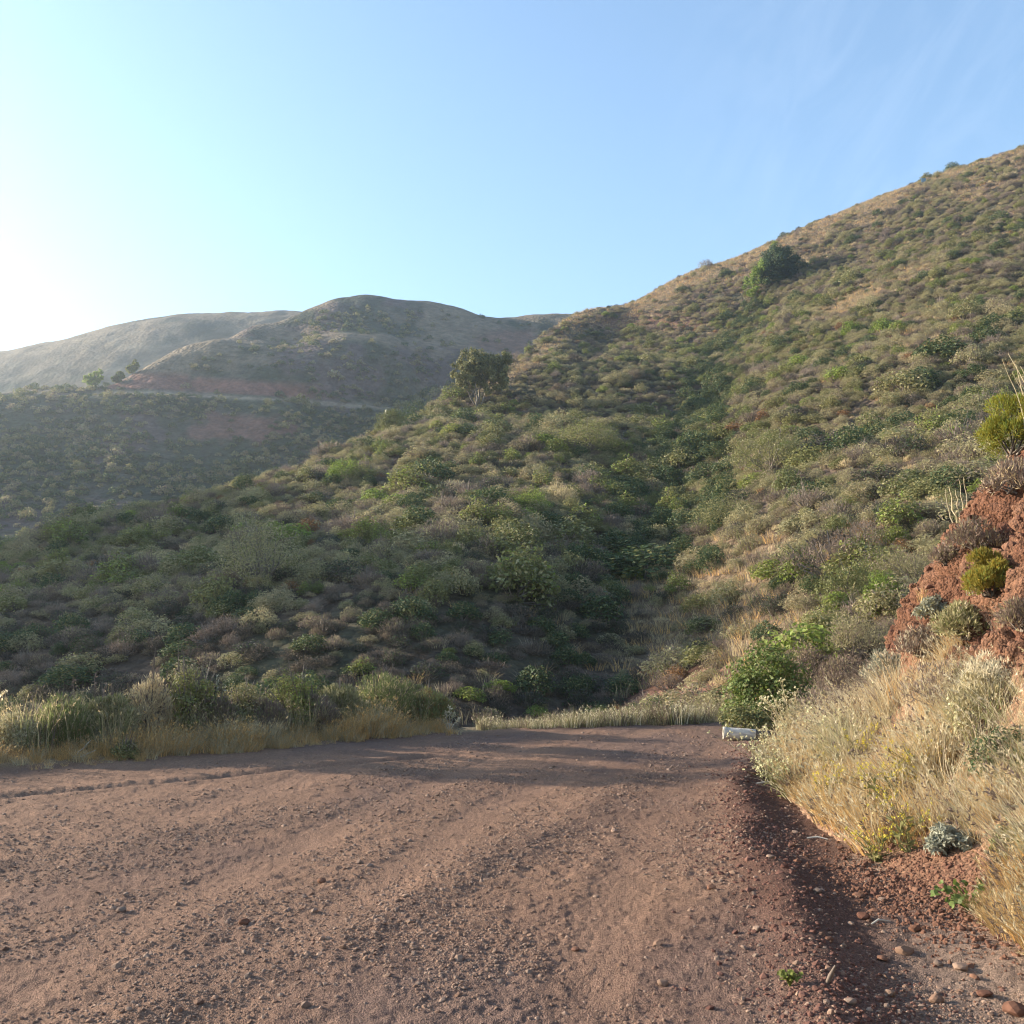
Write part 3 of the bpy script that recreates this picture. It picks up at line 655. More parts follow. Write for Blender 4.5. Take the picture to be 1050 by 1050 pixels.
for j in np.nonzero(hero)[0]:
    nm, words, me = KINDS[idx[j]]
    o = link(nm, me, None, (x[j], y[j], zs[j]), rz[j], 1); o.scale = (sc[j] * rng.uniform(.75, 1.35), sc[j] * rng.uniform(.75, 1.2), sc[j] * rng.uniform(.6, 1.05)); o.rotation_euler = (tilt[j, 0], tilt[j, 1], rz[j])
    pw = place_words(px[j], py[j], gd[j], x[j])
    size = "large " if sc[j] > 1.35 else ("small " if sc[j] < .95 else "")
    tag(o, "rust coloured shrub " + pw if nm == "rust_shrub" else size + words + " " + pw, "grass" if nm == "grass_clump" else "shrub", "rust coloured shrubs " + pw if nm == "rust_shrub" else size + words.split(" ")[0] + " " + nm.replace("_", " ") + " plants " + pw)

# low undergrowth that fills the gaps between the larger bushes
xa, ya = jitter(-40, 60, 18.5, 62, .62); xb, yb = jitter(-30, 112, 62, 178, 1.05); x = np.concatenate([xa, xb]); y = np.concatenate([ya, yb]); k = near_visible(x, y) & (np.degrees(np.arctan2(x, y)) > -32) & (np.degrees(np.arctan2(x, y)) < 33); x, y = x[k], y[k]; z = near_hill(x, y); g, s = cover(x, y, z)
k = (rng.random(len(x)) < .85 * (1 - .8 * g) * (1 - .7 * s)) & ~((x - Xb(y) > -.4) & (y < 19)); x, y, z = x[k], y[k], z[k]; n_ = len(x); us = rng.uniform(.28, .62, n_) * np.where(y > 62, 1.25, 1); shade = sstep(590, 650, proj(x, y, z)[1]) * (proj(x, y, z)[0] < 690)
uk = np.where(shade > rng.random(n_), rng.choice([6, 7, 12, 13, 13, 10], n_), rng.choice([0, 1, 2, 6, 7, 12, 4, 9, 11], n_, p=[.2, .17, .15, .12, .1, .12, .08, .02, .04]))  # darker undergrowth in the shaded zone, shade carried by leaf colour
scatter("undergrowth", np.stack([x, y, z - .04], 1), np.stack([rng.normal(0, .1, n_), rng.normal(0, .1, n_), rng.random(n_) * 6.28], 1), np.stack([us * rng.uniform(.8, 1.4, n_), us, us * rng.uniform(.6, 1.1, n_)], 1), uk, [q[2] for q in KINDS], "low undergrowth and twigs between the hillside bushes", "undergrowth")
# dry hillside grass as cover
x, y = jitter(-8, 112, 18, 172, .43); k = near_visible(x, y) & (np.degrees(np.arctan2(x, y)) < 36) & (np.degrees(np.arctan2(x, y)) > -6); x, y = x[k], y[k]; z = near_hill(x, y)
g, s = cover(x, y, z); k = (rng.random(len(x)) < .10 + .75 * g + .25 * s) & ~((x - Xb(y) > -.4) & (y < 19)) & (y > 18.5); x, y, z = x[k], y[k], z[k]; n_ = len(x)
GT = [tuft_mesh("hill_grass", 60 + q, nb=60, h=.36, w=.015, spread=.26, lean=.8, mats=(m1, m2), heads=0) for q, (m1, m2) in enumerate([(L_straw, L_dead), (L_straw, L_dead), (L_gold, L_dead), (L_ggrass, L_dead)])]
scatter("hillside_grass", np.stack([x, y, z - .02], 1), np.stack([np.zeros(n_), np.zeros(n_), rng.random(n_) * 6.28], 1), rng.uniform(.6, 1.3, n_), rng.choice(4, n_, p=[.34, .12, .30, .24]), GT, "dry straw coloured grass growing between the hillside shrubs", "grass")

# far hill scrub
LOW = [joined("far_bush", shrub_mesh("far_bush", 80 + q, w=2.2, h=1.3, lobes=12, nl=260, ls=.26, asp=.7, leaf=m1, leaf2=m2, tw=0 or 1)) for q, (m1, m2) in enumerate([(L_dark, L_green), (L_green, L_sage), (L_sage, L_dead)])]
x, y = jitter(-150, 45, 112, 275, 1.35); k = (np.degrees(np.arctan2(x, y)) > -34) & (np.degrees(np.arctan2(x, y)) < 9); x, y = x[k], y[k]
i = np.clip(np.searchsorted(faz, np.arctan2(x, y)), 0, len(faz) - 1); j = np.clip(np.searchsorted(frr, np.hypot(x, y)), 0, len(frr) - 1); k = FVIS[i, j]; x, y = x[k], y[k]
z = far_hill(x, y); g, rd, ct = far_cover(x, y, z); upz = sstep(408, 396, proj(x, y, z)[1]); d = (1 - .85 * g) * (1 - rd) ** 2 * (1 - .9 * ct) * (1 - .5 * upz) * sstep(3, 12, proj(x, y, z)[1] - np.interp(proj(x, y, z)[0], [q[0] for q in FCR], [q[1] for q in FCR]) + 12 * (proj(x, y, z)[0] < 140)) * (.35 + .9 * sstep(.4, .6, fbm(x / 10, y / 10, 3, 530)))
k = rng.random(len(x)) < d; x, y, z = x[k], y[k], z[k]; n_ = len(x)
scatter("far_scrub", np.stack([x, y, z - .15], 1), np.stack([np.zeros(n_), np.zeros(n_), rng.random(n_) * 6.28], 1), np.exp(rng.normal(-.55, .3, n_)), rng.choice(3, n_, p=[.45, .35, .2]), LOW, "low dark scrub covering the far hill", "scrub")
x, y = jitter(-240, 20, 285, 360, 3.2); k = np.degrees(np.arctan2(x, y)) > -35; x, y = x[k], y[k]
zb = BACK(x, y) + 6 * (fbm((x + .4 * y) / 26, y / 120, 3, 301) - .5) * sstep(345, 300, np.hypot(x, y)) + 1.6 * (fbm(x / 9, y / 9, 4, 302) - .5)
k = rng.random(len(x)) < .5 * (np.hypot(x, y) < 335) * sstep(.62, .45, fbm(x / 22, y / 22, 4, 303) + .22 * sstep(300, 350, np.hypot(x, y)) - .04); x, y, zb = x[k], y[k], zb[k]; n_ = len(x)
scatter("back_scrub", np.stack([x, y, zb - .2], 1), np.stack([np.zeros(n_), np.zeros(n_), rng.random(n_) * 6.28], 1), np.exp(rng.normal(-.5, .3, n_)), rng.choice(3, n_), LOW, "patchy low scrub on the pale back ridge", "scrub")
x, y = jitter(-140, -60, 45, 140, 2.4); z = -16 + 50 * np.exp(-((x + 106) / 24) ** 2) * sstep(53, 64, y) * sstep(130, 105, y) + 3 * (fbm(x / 7, y / 7, 4, 400) - .5)
k = (z > 12); x, y, z = x[k], y[k], z[k]; n_ = len(x)
scatter("knoll_scrub", np.stack([x, y, z - .2], 1), np.stack([np.zeros(n_), np.zeros(n_), rng.random(n_) * 6.28], 1), np.exp(rng.normal(.1, .35, n_)), rng.choice(3, n_), LOW, "scrub covering the unseen shading knoll on the left flank of the valley", "scrub")
# ------------------------------------------------------------------ lookups: where a spot of the photo lies on the modelled ground
def ground_at(px, py):
    Ys = np.linspace(2.5, 19, 1500); p = np.array([unproj(px, py, q) for q in Ys])
    gz = ground_z(p[:, 0], p[:, 1], False); j = np.argmax(p[:, 2] <= gz) if (p[:, 2] <= gz).any() else len(Ys) - 1
    return np.array([p[j, 0], p[j, 1], gz[j]])
BPX, BPY = proj(BKX, BKY, BKZ)
def bank_at(px, py):
    d = np.hypot(BPX - px, BPY - py); m = d < max(6, d.min() + 2); q = np.where(m, BKY, 1e9); k = np.unravel_index(np.argmin(q), q.shape)
    return np.array([BKX[k], BKY[k], BKZ[k]])
def hill_z(x, y):
    a = float(near_hill(np.array([x]), np.array([y]))[0]); b = float(bank_z0(np.array([x]), np.array([y]))[0]) if y < 21 and x > Xb(y) - .4 else -9
    return max(a if y > 16.5 else -9, b, float(ground_z(np.array([x]), np.array([y]), False)[0]) if y < 26 else -9)
def verge_pt(px, da):
    s_ = np.linspace(-17, .5, 1800); x = -.8 + s_ * .7625 - da * .6467; y = 15.3 + s_ * .6467 + da * .7625
    q, _ = proj(x, y, np.zeros(len(x))); j = np.argmin(np.abs(q - px) + (y < 3) * 1e4); return np.array([x[j], y[j], float(ground_z(x[j:j + 1], y[j:j + 1], False)[0])])
def thing(name, label, cat, loc, rz=0, group=None):
    o = link(name, None, None, loc, rz); tag(o, label, cat, group); return o
def bush(name, label, cat, loc, seed, group=None, rz=0, crown='foliage', **k):
    mb, mbt, lm, tm = shrub_mesh(name, seed, **k)
    o = thing(name, label, cat, loc, rz, group)
    link(crown, mb.mesh(name + "_" + crown, lm), o); link('stems', mbt.mesh(name + "_stems", tm, True), o); return o

def tree(name, label, loc, lobes, nl, ls, leaf, leaf2, trunks, seed, asp=.6, group=None, low=None):
    r = np.random.default_rng(seed); o = thing(name, label, 'tree', loc, 0, group)
    L = np.array(lobes, float); vol = (L[:, 3] * L[:, 4] * L[:, 5]) ** .67
    # each big lobe is broken into leafy sprays with gaps between them
    ns = 26 * len(L); w = r.choice(len(L), ns, p=vol / vol.sum()); d = unit(r.normal(size=(ns, 3)))
    SCc = L[w, :3] + d * L[w, 3:6] * (.35 + .62 * r.random((ns, 1)) ** .5); SR = (.10 + .13 * r.random(ns)) * L[w, 3:6].mean(1) * 1.5; tone = r.random(ns)
    i = r.choice(ns, nl, p=SR ** 2 / (SR ** 2).sum()); e = unit(r.normal(size=(nl, 3)))
    P = SCc[i] + e * (SR[i] * r.random(nl) ** .45)[:, None]; N = e * .6 + np.array([0, 0, .2]) + r.normal(size=(nl, 3)) * .5
    rn = np.clip(.6 * tone[i] + .4 * r.random(nl), 0, 1); sel = (r.random(nl) < .12) if low is None else (low(P) + .25 * (r.random(nl) - .5) > .5)
    mb = MB(); Ls = ls * (.7 + .6 * r.random(nl)); N = e + np.array([0, 0, .25]) + r.normal(size=(nl, 3)) * .4
    leaves(mb, P[~sel], N[~sel], Ls[~sel], asp, 0, r, rn[~sel], True); leaves(mb, P[sel], N[sel], Ls[sel], asp, 1, r, rn[sel], True)
    link('crown', mb.mesh(name + '_crown', [leaf, leaf2]), o)
    mt = MB()
    for tr in trunks:
        pts_ = np.array(tr, float); q = np.linspace(0, 1, 9); k = np.linspace(0, 1, len(pts_))
        pp = np.stack([np.interp(q, k, pts_[:, c_]) for c_ in range(3)], 1); pp[1:-1] += r.normal(size=(7, 3)) * .03 * np.abs(pts_[-1] - pts_[0]).max() * .5
        rad0 = .045 * pts_[-1, 2] ** .7 * .9; tube(mt, pp, np.linspace(rad0, rad0 * .25, 9), 6, 0, r.random())
        for b_ in range(5):
            a_ = pp[r.integers(4, 9)]; tg = SCc[np.argmin(np.linalg.norm(SCc - a_ - r.normal(size=3) * .6, axis=1))]
            tube(mt, [a_, (a_ + tg) / 2 + r.normal(size=3) * .08, tg], np.array([.35, .22, .08]) * rad0, 4, 0, r.random())
    link('trunk', mt.mesh(name + '_trunk', [B_bark], True), o); return o

# ------------------------------------------------------------------ trees and single bushes on the hills
def on_hill(px, py, Y):
    p = unproj(px, py, Y); z = float(near_hill(np.array([p[0]]), np.array([p[1]]))[0]); return np.array([p[0], p[1], z])
def crest_at(px, back=0):
    """spot on the crest line of the near hill seen at this photo column"""
    a = math.atan((px - CX) / F / CT); i = int(np.clip(np.searchsorted(NAZ, a), 0, len(NAZ) - 1)); j = int(np.argmax(EL[i, :470] if px > 600 else EL[i, :430])); r = NRR[j] + back
    x = r * math.sin(NAZ[i]); y = r * math.cos(NAZ[i]); return np.array([x, y, float(near_hill(np.array([x]), np.array([y]))[0])])
def slope_at(px, py):
    i = int(np.clip(np.searchsorted(NAZ, math.atan((px - CX) / F / CT)), 0, len(NAZ) - 1)); j = int(np.argmin(np.where(VIS[i], np.abs(NPY[i] - py), 1e9)))
    return np.array([NRR[j] * math.sin(NAZ[i]), NRR[j] * math.cos(NAZ[i]), NZ[i, j]])
p = slope_at(487, 416)
rt = tree('round_tree', 'round topped many stemmed tree alone on the spur crest', p - [0, 0, .2],
     [(-.9, 0, 2.6, 1.25, 1.3, 1.1), (.5, .2, 3.5, 1.6, 1.5, 1.25), (1.6, 0, 3.2, 1.15, 1.3, 1.35), (-.3, -.3, 3.7, 1.2, 1.2, .9), (1.2, .1, 2.1, 1.3, 1.1, .9), (-1.3, .2, 3.0, .9, .9, .8)], 21000, .16, L_green, L_dark,
     [[(0, 0, 0), (-.3, 0, 1.2), (-1.1, .1, 2.8)], [(0.05, .05, 0), (.15, 0, 1.5), (.4, .1, 3.4)], [(.1, 0, 0), (.7, 0, 1.3), (1.6, 0, 2.9)], [(0, -.1, 0), (-.1, -.2, 1.4), (-.4, -.3, 3.4)], [(-.05, 0, 0), (-.6, .1, .9), (-1.5, .2, 2.4)]], 71, .55); rt.scale = (1.2, 1.2, 1.25)
p = on_hill(796, 292, 138)
dt = tree('dome_tree', 'dark domed tree high on the slope just under the skyline', p - [0, 0, .5],
     [(.4, 0, 2.6, 2.5, 2.2, 2.3), (2.0, 0, 2.0, 1.9, 1.8, 1.7), (-1.1, 0, 1.9, 1.7, 1.7, 1.7), (-2.3, -.3, .6, 1.5, 1.4, 1.4), (-3.2, -.6, -.6, 1.0, 1.0, 1.1), (.6, .3, 3.5, 1.6, 1.5, 1.0)], 17000, .22, L_dark, L_lime,
     [[(0, 0, -.5), (.2, 0, 1.2), (.5, 0, 3)], [(-.2, 0, -.5), (-1, 0, .8), (-2, -.2, 1.2)]], 72, .6, low=lambda P: sstep(-.6, -2.6, P[:, 0]) * .9); dt.scale = (1.2, 1.2, 1.2)  # lime leaves on the left put the sunlit side into the crown colour
for px_, back, w_, h_, dk, lab in ((400, 1.0, 2.8, 2.3, L_green, 'rounded pale green bush on the low spur crest left of the round tree'), (424, 5.0, 5.0, 3.6, L_dark, 'broad dark bush half hidden behind the low spur crest')):
    p = crest_at(px_, back)
    bush('crest_bush', lab, 'shrub', p - [0, 0, .15], 73 + px_, w=w_, h=h_, lobes=34, nl=5200, ls=.11, asp=.6, leaf=dk, leaf2=L_green if dk is L_green else L_dark, tw=12, poke=.02)
p = crest_at(393, 2.0); mb = MB(); tube(mb, [(0, 0, 0), (0, 0, 2.3)], .09, 8); tube(mb, [(0, 0, 2.3), (0, 0, 2.36)], [.11, .05], 8)
tag(link('marker_post', mb.mesh('marker_post', [B_white], True), None, p), 'slim white post standing beside the rounded bush on the spur crest', 'post')
for px_, py_, Y_, h_, w_, lab in ((90, 401, 191, 4.3, 3.7, 'sunlit yellow green tree at the end of the far track, leftmost of three'), (115, 398, 193, 2.5, 2.3, 'small round tree on the far track, middle of three'), (130, 394, 195, 3.1, 2.4, 'darker upright tree on the far track, rightmost of three')):
    az_ = math.atan((px_ - CX) / F / CT); i = int(np.searchsorted(faz, az_)); m_ = (frr > 185) & (frr < 235); j = int(np.argmax(np.where(m_, FEL[i], -9))); r_ = frr[j] - .5
    p = np.array([r_ * math.sin(az_), r_ * math.cos(az_), 0]); z = float(far_hill(p[:1], p[1:2])[0]); a_ = px_ == 90
    lb = [(-.25 * w_, 0, h_ * .42, .3 * w_, .3 * w_, .3 * h_), (.18 * w_, 0, h_ * .62, .33 * w_, .3 * w_, .36 * h_), (.0, 0, h_ * .3, .35 * w_, .3 * w_, .22 * h_)]
    tree('far_tree', lab, (p[0], p[1], z - .1), lb, 3200, .28, L_lime if a_ else L_green, L_lime, [[(0, 0, 0), (0, 0, h_ * .4), (.1, 0, h_ * .7)]], int(px_), .6, 'trees by the far track')
p = on_hill(948, 210, 150); o = thing('hillside_sign', 'tiny grey blue sign board standing high on the sunlit slope', 'sign', p, .2)
mb = MB(); tube(mb, [(-.28, 0, 0), (-.28, 0, 1.0)], .04, 6); link('post', mb.mesh('sign_post', [B_bark], True), o); mb = MB(); tube(mb, [(.28, 0, 0), (.28, 0, 1.0)], .04, 6); link('post', mb.mesh('sign_post', [B_bark], True), o)
B_blue = leaf_mat("sign_paint", [(.18, .25, .31), (.2, .27, .33)], 0)
link('board', box_mesh('sign_board', (-.42, -.07, .45), (.42, -.035, 1.15), [B_blue]), o)

# larger bushes one can pick out on the slope
def hb(name, lab, px_, py_, Y_, seed, **k):
    p = on_hill(px_, py_, Y_); return bush(name, lab, 'shrub', p - [0, 0, .1], seed, **k)
hb('oak_shrub', 'tall loose grey green shrub in the middle of the shaded slope', 265, 645, 34.5, 801, w=3.3, h=2.5, lobes=46, nl=6500, ls=.075, asp=.5, leaf=L_sage, leaf2=L_green, tw=46, poke=.12)
hb('green_bush', 'bright yellow green bush near the low spur skyline', 352, 505, 61, 802, w=2.2, h=1.5, lobes=26, nl=3200, ls=.085, leaf=L_lime, leaf2=L_lime, tw=10)
hb('green_bush', 'light green bush cluster at the middle of the spur', 545, 555, 46, 803, w=1.7, h=1.2, lobes=24, nl=3000, ls=.07, leaf=L_lime, leaf2=L_green, tw=10)
hb('coyote_brush', 'spreading green brush just left of the gully, high on the spur', 600, 470, 67, 804, w=4.6, h=2.3, lobes=60, nl=7000, ls=.10, leaf=L_green, leaf2=L_lime, tw=14)
hb('coyote_brush', 'spreading olive brush below the sunlit slope right of the gully', 790, 470, 50, 805, w=4.2, h=2.2, lobes=60, nl=7000, ls=.085, leaf=L_green, leaf2=L_sage, tw=16)
hb('dark_bush', 'dark flat topped leafy bush above the dry grass patch', 745, 515, 42, 806, w=3.0, h=1.3, lobes=44, nl=5500, ls=.075, leaf=L_green, leaf2=L_dark, tw=14)
hb('leafy_bush', 'dark leafy bush in the shade beside the road end grass', 582, 742, 19.5, 807, w=1.15, h=.95, lobes=24, nl=3800, ls=.055, leaf=L_dark, leaf2=L_green, tw=12)
hb('straw_shrub', 'yellowish straw coloured shrub on the middle of the spur', 575, 525, 50, 808, w=1.6, h=1.3, lobes=22, nl=2600, ls=.08, asp=.2, leaf=L_straw, leaf2=L_green, up=1, tw=20)

# ------------------------------------------------------------------ road end: pipe, bushes, strip of grass
p = ground_at(759, 759.5); M_pipe = leaf_mat("chalky_plastic", [(.52, .47, .39), (.56, .51, .43)], 0, .7, 1.2, .55)
M_blk = leaf_mat("dark_rubber", [(.035, .04, .045), (.04, .045, .05)], 0, .8, 1.2, .6)
o = thing('drain_pipe', 'short white drain pipe lying where the road ends', 'pipe', p + [0, .05, .085], math.radians(-6)); o.rotation_euler = (0, math.radians(3), math.radians(-6))
def lathe_x(mb, prof, k=28):
    pr = np.array(prof); a_ = np.arange(k) * 2 * math.pi / k
    Vv = np.stack([np.broadcast_to(pr[:, 0:1], (len(pr), k)), pr[:, 1:2] * np.cos(a_), pr[:, 1:2] * np.sin(a_)], -1)
    i = (np.arange(len(pr) - 1)[:, None] * k + np.arange(k)).ravel(); j = (np.arange(len(pr) - 1)[:, None] * k + (np.arange(k) + 1) % k).ravel(); mb.add(Vv.reshape(-1, 3), np.stack([i, j, j + k, i + k], 1), 0, rng.random(len(pr) * k))
mb = MB(); lathe_x(mb, [(-.18, .066), (-.215, .066), (-.22, .070), (-.22, .083), (-.215, .086), (-.17, .086), (-.165, .081), (-.12, .081), (-.08, .08), (-.03, .081), (.02, .08), (.07, .08), (.12, .081), (.16, .080), (.215, .079), (.22, .076), (.22, .066), (.1, .064)])
link('pipe_wall', mb.mesh('pipe_wall', [M_pipe], True), o)
mb = MB(); lathe_x(mb, [(-.17, .064), (.1, .064)]); mb2 = MB(); lathe_x(mb2, [(.224, .06), (.224, .07), (.25, .072), (.27, .066), (.29, .072), (.31, .066), (.33, .072), (.36, .068), (.40, .072), (.42, .066), (.42, .02)])
link('coupling', mb2.mesh('pipe_coupling', [M_blk], True), o)
p = unproj(790, 748, 16.0); p[2] = hill_z(p[0], p[1]); bush('leafy_bush', 'vivid green leafy bush behind the white pipe', 'shrub', p, 810, crown='foliage', w=1.30, h=1.25, lobes=40, nl=7500, ls=.055, asp=.65, leaf=L_vine, leaf2=L_green, tw=26, poke=.05)
p = unproj(765, 750, 15.2); p[2] = hill_z(p[0], p[1]); bush('leafy_bush', 'low dark green bush right behind the white pipe', 'shrub', p, 811, w=.75, h=.42, lobes=20, nl=2600, ls=.04, leaf=L_green, leaf2=L_dark, tw=10)
TOE = [(880,612,18.5,'sagebrush',L_sage,L_dead,1.2,.8,'pale grey brush touching the red bank edge'),(842,628,20,'coyote_brush',L_green,L_sage,1.2,.9,'olive bush above the vivid green bush'),(868,664,16.8,'dry_shrub',L_dead,L_sage,1.1,.8,'brown twiggy shrub between the red bank and the vivid green bush'),
 (828,668,18.5,'dry_shrub',L_dead,L_straw,1.0,.7,'straw brown shrub just above the vivid green bush'),(905,568,20.5,'green_bush',L_lime,L_green,.9,1.0,'lime green upright bush left of the red bank edge'),(868,575,23,'coyote_brush',L_green,L_green,1.5,1.1,'dark green rounded bush left of the red bank'),
 (890,640,15.5,'sagebrush',L_grey,L_sage,.7,.5,'silvery low brush at the foot of the red face'),(848,705,14.6,'dry_shrub',L_dead,L_sage,1.0,.7,'brown dry shrub behind the pale mustard stems'),(905,535,24,'coyote_brush',L_green,L_dead,1.6,1.1,'olive brown brush beside the red bank crest'),
 (930,520,23,'sagebrush',L_sage,L_dead,1.4,1.0,'grey brush behind the crumbling bank crest'),(880,545,27,'dry_shrub',L_dead,L_rust,1.6,1.1,'broad brown shrub up behind the red bank'),(825,725,14.2,'sagebrush',L_green,L_sage,.7,.55,'small green brush right of the vivid green bush')]
for q, (a_, b_, Y_, nm, m1, m2, w_, h_, lab) in enumerate(TOE):
    p = unproj(a_, b_, Y_); p[2] = hill_z(p[0], p[1])
    bush(nm, lab, 'shrub', p - [0, 0, .05], 830 + q, w=w_, h=h_, lobes=26, nl=3600, ls=.05, asp=.3 if m1 in (L_dead, L_sage) else .6, leaf=m1, leaf2=m2, tw=40 if m1 is L_dead else 16, poke=.15, up=.6)
n_ = 560; x = rng.uniform(-.5, 4.1, n_); d_ = rng.uniform(.28, 1.5, n_); y = 15.3 + (d_ + (x + .8) * .334) / .943; k = (x < Xb(y) - .2) | (y > 16.2); x, y = x[k], y[k]; n_ = len(x)
z = np.maximum(ground_z(x, y, False), np.where(y > 16.6, near_hill(x, y), -9))
EG = [tuft_mesh("edge_grass", 140 + q, nb=40, h=.34, w=.008, spread=.12, lean=.5, mats=m, heads=6, head_mat=1) for q, m in enumerate([(L_green, L_pale), (L_ggrass, L_dead), (L_green, L_dead)])]
scatter('road_end_grass', np.stack([x, y, z - .02], 1), np.stack([rng.normal(0, .08, n_), rng.normal(0, .08, n_), rng.random(n_) * 6.28], 1), rng.uniform(.45, 1.1, n_) * (1 - .4 * (x < .5)) * (.1 + 1.8 * fbm(x * 1.8, y * 1.8, 3, 77) ** 1.2), rng.integers(0, 3, n_), EG, 'greenish grass strip along the far end of the road', 'grass')

# ------------------------------------------------------------------ left verge
GG = [tuft_mesh("gold_tuft", 150 + q, nb=60, h=.27, w=.006, spread=.10, lean=.75, mats=m, heads=10, head_mat=0, hl=.04) for q, m in enumerate([(L_gold, L_straw), (L_gold, L_gold), (L_straw, L_pale)])]
TG = [tuft_mesh("tall_tuft", 160 + q, nb=60, h=.62, w=.007, spread=.14, lean=.40, mats=m, heads=14, head_mat=len(m) - 1, hl=.045) for q, m in enumerate([(L_ggrass, L_straw), (L_ggrass, L_dead, L_straw), (L_sage, L_ggrass, L_straw), (L_dead, L_straw)])]
n_ = 2500; s_ = -17 * rng.random(n_); d_ = -.12 + .62 * rng.random(n_) ** 1.1; x = -.8 + s_ * .7625 - d_ * .6467; y = 15.3 + s_ * .6467 + d_ * .7625
hgt = (.45 + .55 * sstep(-.1, .35, d_)) * (.25 + 1.5 * fbm(x * 1.5, y * 1.5, 3, 7)); k = (y > 3) & (rng.random(n_) < .12 + 1.0 * sstep(-.12, .16, d_ + .9 * (fbm(x * 1.2, y * 1.2, 3, 12) - .5))); x, y, hgt = x[k], y[k], hgt[k]; n1 = len(x)
n2 = 760; s2 = -17 * rng.random(n2); d2 = rng.uniform(.35, 1.9, n2); x2 = -.8 + s2 * .7625 - d2 * .6467; y2 = 15.3 + s2 * .6467 + d2 * .7625
pxx, _ = proj(x2, y2, 0 * x2); k = (y2 > 3) & (rng.random(n2) < np.where(pxx > 130, .9, .55)) & (pxx < 455); x2, y2, pxx = x2[k], y2[k], pxx[k]; h2 = rng.uniform(.5, 1.25, len(x2)) * np.interp(pxx, [-50, 130, 200, 450], [.95, .95, .85, .6])
xx = np.concatenate([x, x2]); yy = np.concatenate([y, y2]); n_ = len(xx)
scatter('verge_grass', np.stack([xx, yy, ground_z(xx, yy, False) - .015], 1), np.stack([rng.normal(0, .1, n_), rng.normal(0, .1, n_), rng.random(n_) * 6.28], 1), np.concatenate([hgt * rng.uniform(.5, 1.35, n1), h2]), np.concatenate([rng.choice(3, n1, p=[.4, .4, .2]), 3 + rng.choice(4, len(x2), p=[.35, .3, .2, .15])]), GG + TG,
        'golden dry grass and tall seeding grass on the left road verge', 'grass')
VS = [(18,.75,'sagebrush','pale grey brush at the far left end of the verge',L_sage,L_pale,.6,.38,.35,.6),(62,.85,'sagebrush','feathery grey green brush left of the tall seed stalks',L_ggrass,L_sage,.7,.52,.16,1),(108,.9,'sagebrush','greyish brush with thin dry tops on the left verge',L_sage,L_green,.75,.52,.3,.8),
 (152,.9,'dry_shrub','straw coloured bristly shrub left of the leafy green topped bush',L_straw,L_dead,.62,.78,.14,1.3),(192,.95,'coyote_brush','leafy bush with bright green top, tallest on the left verge',L_green,L_lime,.75,.90,.7,.3),(246,.95,'coyote_brush','rounded olive brush right of the bright green topped bush',L_green,L_sage,.85,.62,.6,.4),
 (300,.95,'coyote_brush','wide brush with fresh green tips in the middle of the verge',L_green,L_lime,.95,.72,.6,.4),(345,.95,'sagebrush','grey green feathery brush left of the straw mound',L_sage,L_green,.75,.55,.25,.9),(393,.9,'straw_shrub','pale olive straw mound, rounded and fine textured',L_ggrass,L_straw,.95,.72,.12,1.0),
 (438,.75,'straw_shrub','low olive mound with an orange patch at the right end of the verge',L_ggrass,L_rust,.72,.50,.14,.9),(127,.15,'cushion_plant','small dark green cushion plant in the golden grass',L_green,L_sage,.30,.22,.4,.5),(270,.7,'dry_shrub','low brown shrub in the golden verge grass',L_dead,L_sage,.6,.42,.2,1),(222,.75,'dry_shrub','brown twiggy shrub at the foot of the green topped bush',L_dead,L_green,.55,.5,.2,1),(325,.7,'dry_shrub','dull brown shrub below the fresh green tips',L_dead,L_sage,.6,.42,.2,1)]
for q, (a_, da_, nm, lab, m1, m2, w_, h_, asp_, up_) in enumerate(VS):
    p = verge_pt(a_, da_); bush(nm, lab, 'plant' if nm == 'cushion_plant' else 'shrub', p - [0, 0, .03], 850 + q, w=w_, h=h_, lobes=36, nl=8500 if w_ > .5 else 2500, ls=.030 if asp_ > .3 else .06, asp=asp_, leaf=m1, leaf2=m2, tw=46, poke=.32, up=up_)
def stalk_thing(name, lab, cat, loc, stems, mat, heads=None, hmat=None, seed=0):
    r = np.random.default_rng(seed); mb = MB(); tips = []
    for st_ in stems:
        pp = np.array(st_, float); q = np.linspace(0, 1, 7); k = np.linspace(0, 1, len(pp)); pp = np.stack([np.interp(q, k, pp[:, c_]) for c_ in range(3)], 1); pp[1:] += r.normal(size=(6, 3)) * .006
        tube(mb, pp, np.linspace(.0065, .0025, 7), 5, 0, r.random()); tips.append(pp)
    if not heads: return tag(link(name, mb.mesh(name, [mat], True), None, loc), lab, cat)
    o = thing(name, lab, cat, loc); link('stem', mb.mesh(name + '_stem', [mat], True), o)
    for pp in tips:
        mh = MB(); P_ = pp[-1] + (pp[-3] - pp[-1]) * r.random((heads, 1)); leaves(mh, P_ + r.normal(size=(heads, 3)) * .008, r.normal(size=(heads, 3)) + np.array([0, 0, .5]), .035 * (.6 + r.random(heads)), .5, 0, r)
        link('seed_head', mh.mesh(name + '_seed_head', [hmat]), o)
    return o
stalk_thing('dry_stalk', 'tall leaning dry stalk with drooping pale head at the left frame edge', 'plant', verge_pt(14, .6), [[(0, 0, 0), (-.05, 0, .4), (-.13, 0, .68), (-.2, 0, .62)]], B_bark, 40, L_pale, 1)
stalk_thing('dry_stalk', 'reddish brown dry stalks fanning up at the left verge', 'plant', verge_pt(28, .7), [[(0, 0, 0), (-.05, 0, .3), (-.09, .02, .6)], [(0, 0, 0), (.05, 0, .28), (.03, 0, .55)], [(0.02, 0, 0), (.12, 0, .2), (.25, .02, .3)], [(.02, 0, 0), (.04, 0, .3), (.01, .02, .62)]], L_dead, None, None, 2)
